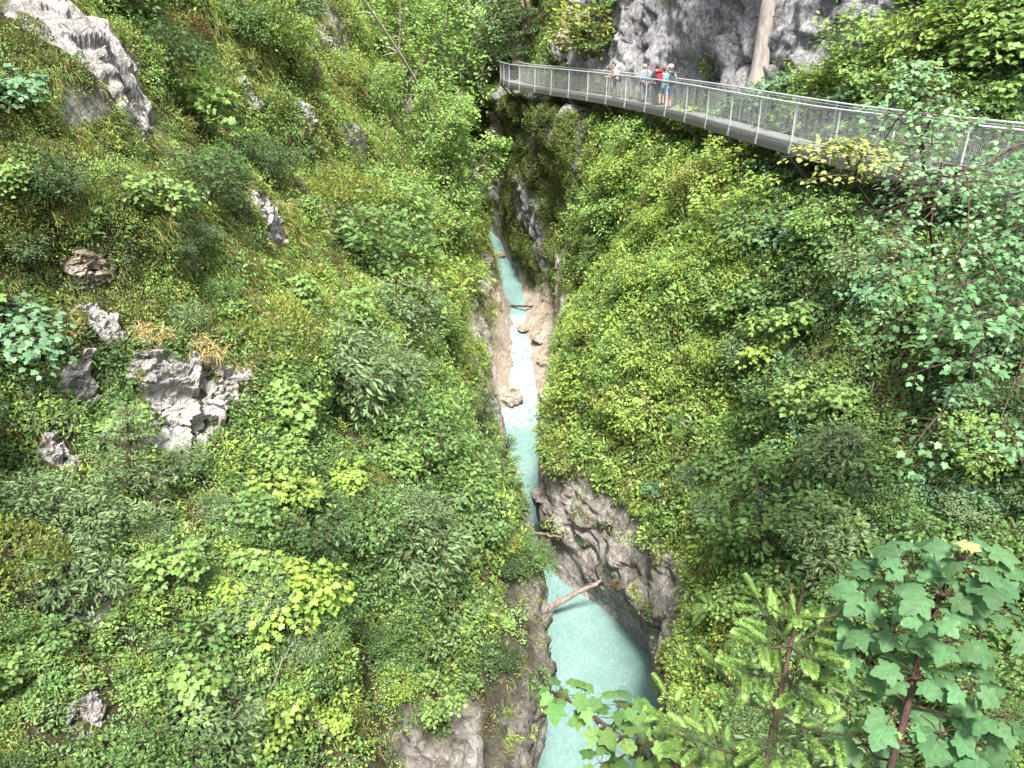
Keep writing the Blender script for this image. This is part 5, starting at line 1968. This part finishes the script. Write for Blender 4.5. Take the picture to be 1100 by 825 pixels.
# ------------------------------------------------------------------ tree at the right edge, its sprays hanging before the walkway
def spray(lm, lines, o, d, L, nl, leaf, rng, T, tint, width=.45, droop=.25):
    d = unit(np.array(d, float)); o = np.array(o, float)
    q = np.linspace(0, 1, 7)[:, None]
    pts = o + d * L * q - np.array((0, 0, 1)) * (droop * L * q ** 2)
    lines.append((pts, np.linspace(.007 + .004 * L, .003, 7)))
    lat = unit(np.cross(d, (0, 0, 1)))
    nsub = max(4, int(L / .16))
    for k in range(nsub):
        u = (k + rng.uniform(.2, .8)) / nsub
        b = np.array([np.interp(u, q[:, 0], pts[:, c]) for c in range(3)])
        sg = 1 if k % 2 else -1
        sd = unit(d * .65 + lat * sg * .9 + np.array((0, 0, rng.uniform(-.25, .1))))
        SL = L * width * (1.1 - .7 * u) * rng.uniform(.7, 1.1)
        lines.append((np.array([b, b + sd * SL * .5, b + sd * SL + np.array((0, 0, -.06 * SL))]), np.array((.005, .004, .002))))
        m_ = max(5, int(2.0 * nl / nsub))
        uu = rng.uniform(.15, 1.05, m_)
        l2 = unit(np.cross(sd, (0, 0, 1)))
        s2 = np.where(np.arange(m_) % 2 == 0, 1., -1.)
        LP = b + sd * (SL * uu)[:, None] + l2 * (s2 * rng.uniform(.02, .2, m_) * SL)[:, None] + np.array((0, 0, 1)) * rng.normal(-.02, .05, m_)[:, None]
        LD = unit(sd * .6 + l2 * s2[:, None] * rng.uniform(.3, 1, m_)[:, None] + np.array((0, 0, -.4)) + rng.normal(0, .2, (m_, 3)))
        LN = unit(np.array((0, 0, 1.)) + rng.normal(0, .28, (m_, 3)))
        lm.add(LP, LD, LN, leaf * rng.uniform(.6, 1.15, m_), T, np.array(tint) * rng.uniform(.8, 1.2))


def edge_tree(base, top, specs, label, leaf, tint, seed, T=T_MAPLE, r0=.07):
    rng = np.random.default_rng(seed)
    base, top = np.array(base), np.array(top)
    root = empty("maple_tree", base)
    tag(root, label, "tree")
    lm, lines = LeafMesh(), []
    t = np.linspace(0, 1, 9)[:, None]
    tr = (top - base) * t + rng.normal(0, .03, (9, 3)) * np.sin(np.pi * t)
    m = MB(); m.tube(tr, np.linspace(r0, r0 * .3, 9), 9); m.build("trunk", M_DARKTWIG, root, True)
    for (px, py, dist, f, nl) in specs:
        end = np.array(ray(px, py).normalized() * dist) - base
        st_ = np.array([np.interp(f, t[:, 0], tr[:, c]) for c in range(3)])
        v = end - st_
        L = np.linalg.norm(v)
        # carrying limb, then a fan of sprays over its outer half
        q = np.linspace(0, 1, 8)[:, None]
        limb = st_ + v * q + np.array((0, 0, .18 * L)) * np.sin(np.pi * q)
        lines.append((limb, np.linspace(.030, .008, 8)))
        for k in range(5):
            u = .45 + .55 * k / 4
            o_ = np.array([np.interp(u, q[:, 0], limb[:, c]) for c in range(3)])
            dd = unit(v + np.cross(v, (0, 0, 1)) * rng.uniform(-.9, .9) + np.array((0, 0, rng.uniform(-.1, .15))) * L)
            spray(lm, lines, o_, dd, min(1.25, .45 * L + .3) * rng.uniform(.7, 1.05), nl // 5, leaf, rng, T, tint)
    link("crown", lm.mesh("crown"), M_LEAF, root, (1, 1, 1))
    b_ = stem_mesh(lines, "limbs"); link("limbs", b_, M_DARKTWIG, root)
    return root


# trunk seen at the right edge
ga = hit(1092, 420)[0]
edge_tree(ga, np.array(ga) + np.array((.5, -.2, 7.0)),
          [(1060, 300, 11.0, .50, 170), (1000, 285, 11.5, .52, 190), (1090, 340, 10.6, .45, 160), (1030, 300, 10.9, .55, 160), (985, 330, 11.6, .5, 110), (1020, 335, 11.3, .45, 110), (1075, 385, 10.6, .35, 110),
           (1010, 445, 10.6, .25, 100), (1075, 450, 10.0, .2, 110), (1050, 265, 11.2, .6, 110), (965, 262, 12, .6, 90)],
          "dark-leaved maple with a dark trunk at the right edge below the walkway", .095, (.10, .205, .09), 501)
# the pale bluish one that hangs in front of the railing
gb = hit(1010, 330)[0]
edge_tree(gb, np.array(ray(975, 60).normalized() * 11.5),
          [(968, 95, 11.2, .95, 60), (985, 75, 11.2, .97, 60), (995, 120, 11.1, .9, 60), (950, 150, 11.3, .82, 45), (1000, 160, 10.8, .75, 40), (965, 190, 11.2, .7, 40),
           (1000, 240, 10.9, .5, 60), (960, 250, 11, .45, 60), (1040, 255, 10.7, .45, 50)],
          "pale bluish maple whose sprays hang in front of the walkway railing", .075, (.15, .27, .13), 502, r0=.04)
# yellowish sapling in front of the railing
gc = hit(950, 250)[0]
edge_tree(gc, np.array(ray(900, 150).normalized() * 14.5), [(905, 155, 14.3, .95, 60), (885, 165, 14.5, .8, 60), (930, 175, 14.2, .7, 60), (915, 190, 14.2, .6, 60)],
          "thin yellow-leaved sapling slanting across the walkway mesh", .09, (.26, .30, .09), 503, r0=.02)

# ------------------------------------------------------------------ foreground: spruce top with new shoots
def foreground_spruce():
    rng = np.random.default_rng(601)
    top = np.array(ray(862, 632).normalized() * 3.4)
    low = np.array(ray(818, 840).normalized() * 3.75)
    axis = unit(low - top)
    base = low + axis * 1.6
    g = ground(base[0], base[1], -2.5)
    if g is not None:
        base = base + axis * max(0, (base[2] - g[2])) / max(.3, -axis[2])
    root = empty("spruce_sapling", base)
    tag(root, "foreground spruce top with lime new shoots on a brown leader", "spruce")
    T_, B_ = top - base, np.zeros(3)
    t = np.linspace(0, 1, 16)[:, None]
    tr = T_ * t + rng.normal(0, .008, (16, 3)) * np.sin(np.pi * t)
    total = np.linalg.norm(T_)
    m = MB(); m.tube(tr, np.linspace(.032, .007, 16), 9); m.build("trunk", M_STEMBR, root, True)
    upv = unit(T_)
    old, new, lines = LeafMesh(), LeafMesh(), []

    def shoot(o, d, L, fresh):
        """a bottle-brush of needles round a short shoot"""
        n_ = int((280 if fresh else 110) * L / .1)
        u = rng.uniform(0, 1, n_)
        a = rng.uniform(0, 6.283, n_)
        A = unit(np.cross(d, (.2, .3, .9))); Bx = np.cross(d, A)
        rad = A * np.cos(a)[:, None] + Bx * np.sin(a)[:, None]
        bend = np.array((0, 0, -1)) * (.10 * L * u ** 2)[:, None]
        P_ = o + d * (L * u)[:, None] + bend + rad * .003
        D_ = unit(d * rng.uniform(.55, 1.0, n_)[:, None] + rad * .75 + np.array((0, 0, .12)))
        ln = (.027 if fresh else .02) * (1 - .35 * u ** 3) * rng.uniform(.8, 1.1, n_)
        tn = (np.array((.95, 1.0, 1.0)) * (.85 + .3 * u[:, None])) if fresh else np.ones((n_, 3)) * rng.uniform(.8, 1.2, (n_, 1))
        (new if fresh else old).add(P_, D_, rad, ln, NEEDLE_T, tn)

    # leader tip
    d0 = upv
    shoot(tr[-2], d0, np.linalg.norm(tr[-1] - tr[-2]) * .9, False)
    whorls = [0.13, .25, .38, .56, .76, 1.0, 1.3]
    for wi, dz in enumerate(whorls):
        o = T_ - upv * dz
        nb = 4
        a0 = rng.uniform(0, 6.28)
        for b in range(nb):
            a = a0 + b * 6.283 / nb + rng.uniform(-.25, .25)
            L = (.07 + .46 * dz ** .75) * rng.uniform(.75, 1.15)
            d = unit(np.array((math.cos(a), math.sin(a), .55 - .35 * min(1, dz))))
            q = np.linspace(0, 1, 6)[:, None]
            pts = o + d * L * q + np.array((0, 0, 1)) * (.10 * L * q ** 2) - np.array((0, 0, 1)) * (.14 * L * np.sin(np.pi * q * .8))
            lines.append((pts, np.linspace(.0065, .003, 6)))
            if wi == 0:
                shoot(pts[0], d, .10, True)
                continue
            lat = unit(np.cross(d, (0, 0, 1)))
            for i in range(5):
                shoot(pts[i], unit(pts[i + 1] - pts[i]), np.linalg.norm(pts[i + 1] - pts[i]), False)
            shoot(pts[-1], unit(pts[-1] - pts[-2]), rng.uniform(.10, .15), True)
            ns = max(2, int(L / .125))
            for k in range(ns * 2):
                u = .25 + .72 * (k // 2 + rng.uniform(0, .6)) / ns
                bb = np.array([np.interp(u, q[:, 0], pts[:, c]) for c in range(3)])
                sg = 1 if k % 2 else -1
                sd = unit(d * .75 + lat * sg * .75 + np.array((0, 0, .05)))
                SL = L * .30 * (1.15 - u)
                if SL > .05:
                    shoot(bb, sd, SL, False)
                    lines.append((np.array([bb, bb + sd * SL * .5, bb + sd * SL]), np.array((.003, .0025, .002))))
                shoot(bb + sd * SL, unit(sd + rng.normal(0, .15, 3) + np.array((0, 0, -.1))), rng.uniform(.08, .125), True)
    link("old_needles", old.mesh("old_needles"), M_NEEDLE, root, (.06, .125, .045))
    link("new_shoots", new.mesh("new_shoots"), M_NEEDLE, root, (.22, .34, .095))
    link("branches", stem_mesh(lines, "branches"), M_STEMBR, root)
    return root


NEEDLE_T = (np.array([(-.07, 0, 0), (.07, 0, 0), (0.05, .8, 0), (0, 1, 0), (-.05, .8, 0)], float), [[0, 1, 2, 3, 4]])
M_STEMBR = bark_material("brown_stem_bark", (.04, .025, .018), (.13, .085, .06), 40)
foreground_spruce()


def big_maple(name, spots, stem_px, label, leaf, tint, seed, dist, T=T_MAPLE_FINE, spread=.16, yellow=None, per=5):
    """close-up sapling: stems, long stalks and large lobed leaves"""
    rng = np.random.default_rng(seed)
    P0 = [np.array(ray(x, y).normalized() * (dist + dd)) for x, y, dd in stem_px]
    base = P0[-1] + unit(P0[-1] - P0[-2]) * .5
    g = ground(base[0], base[1], base[2] + .3)
    if g is not None and base[2] - g[2] > .1:
        P0.append(np.array(g) - np.array((0, 0, .1))); base = P0[-1]
    root = empty(name, base)
    tag(root, label, "sapling")
    lm, lines = LeafMesh(), []
    stem = np.array(P0) - base
    tq = np.linspace(0, 1, len(stem)); tf = np.linspace(0, 1, 18)
    sm_ = np.stack([np.interp(tf, tq, stem[:, c]) for c in range(3)], 1)
    m = MB(); m.tube(sm_, np.linspace(.007, .016, 18), 8); m.build("trunk", M_REDTWIG, root, True)
    for (x, y, dd) in spots:
        c = np.array(ray(x, y).normalized() * (dist + dd)) - base
        k = int(np.argmin(np.linalg.norm(sm_ - c, axis=1) + .6 * np.maximum(0, sm_[:, 2] - c[2])))
        o = sm_[k]
        mid = (o + c) / 2 + np.array((0, 0, -.03))
        lines.append((np.array([o, mid, c]), np.array((.006, .005, .004))))
        a0 = rng.uniform(0, 6.28)
        for i in range(per):
            a = a0 + i * 6.283 / per + rng.uniform(-.4, .4)
            d = unit(np.array((math.cos(a), math.sin(a), rng.uniform(-.2, .3))))
            s_ = leaf * rng.uniform(.7, 1.2)
            pl = s_ * rng.uniform(.45, .95)
            e = c + d * pl + np.array((0, 0, .02))
            lines.append((np.array([c, (c + e) / 2 + np.array((0, 0, .015)), e]), np.array((.0022, .0018, .0015))))
            view_ = unit(-(e + base))
            nrm = unit(np.array((0, 0, 1.0)) + view_ * .30 + rng.normal(0, .42, 3))
            tn = np.array(tint) * rng.uniform(.8, 1.2)
            lm.add(e[None], (d + np.array((0, 0, -.35)))[None], nrm[None], s_, T, tn)
            if T is T_MAPLE_FINE:
                lm.add(e[None], (d + np.array((0, 0, -.35)))[None], nrm[None], s_, T_VEIN, tn * 1.3 + .015)
    if yellow is not None:
        c = np.array(ray(yellow[0], yellow[1]).normalized() * (dist - .1)) - base
        for i in range(7):
            a = i * .9
            d = unit(np.array((math.cos(a), math.sin(a), .35)))
            lm.add(c[None], d[None], unit(np.array((0, -.3, 1.)) + rng.normal(0, .2, 3))[None], leaf * .40 * rng.uniform(.7, 1.1), T, (.38, .42, .15))
    link("foliage", lm.mesh("foliage"), M_BIGLEAF, root, (1, 1, 1))
    link("leaf_stalks", stem_mesh(lines, "leaf_stalks"), M_REDTWIG, root)
    return root


M_BIGLEAF = leaf_material("big_leaf", .4, .6, .2, 60)
M_REDTWIG = bark_material("dark_twig", (.03, .018, .015), (.095, .055, .042), 30)
big_maple("maple_sapling",
          [(1030, 600, 0), (980, 610, .1), (940, 640, .15), (1015, 640, -.05), (1065, 625, 0), (960, 680, .1), (1020, 690, .1), (1075, 660, .15), (930, 710, .2),
           (985, 730, .1), (1040, 740, .15), (960, 770, .2), (1010, 790, .2), (1075, 770, .25), (1000, 665, -.1), (950, 620, .2), (920, 670, .3), (1045, 800, .3), (930, 800, .35)],
          [(1040, 590, 0), (1010, 640, .05), (990, 690, .1), (975, 760, .15), (955, 830, .2)],
          "large-leaved blue-green maple in the near right corner with a yellow tip", .096, (.078, .165, .075), 701, 3.3, yellow=(1040, 588), per=7)
big_maple("maple_sapling", [(598, 745, 0), (625, 752, .05), (640, 775, .1), (665, 760, .1), (660, 795, .15), (690, 775, .2), (700, 810, .2), (645, 820, .1), (680, 835, .2), (730, 830, .2)],
          [(590, 742, 0), (625, 760, .05), (665, 790, .1), (710, 830, .2), (760, 880, .4)],
          "light green maple branch reaching from the bottom edge over the water", .10, (.10, .195, .06), 702, 4.3, T=T_MAPLE, per=6)
big_maple("maple_sapling", [(690, 800, 0), (715, 790, .1), (735, 815, .1), (700, 835, .1), (755, 840, .1), (770, 800, .3), (600, 850, .2)],
          [(700, 790, 0), (720, 815, .05), (745, 850, .15), (780, 900, .4)],
          "yellow-tipped sapling between the maple branch and the foreground spruce", .085, (.16, .25, .075), 703, 4.0, T=T_MAPLE, per=7)
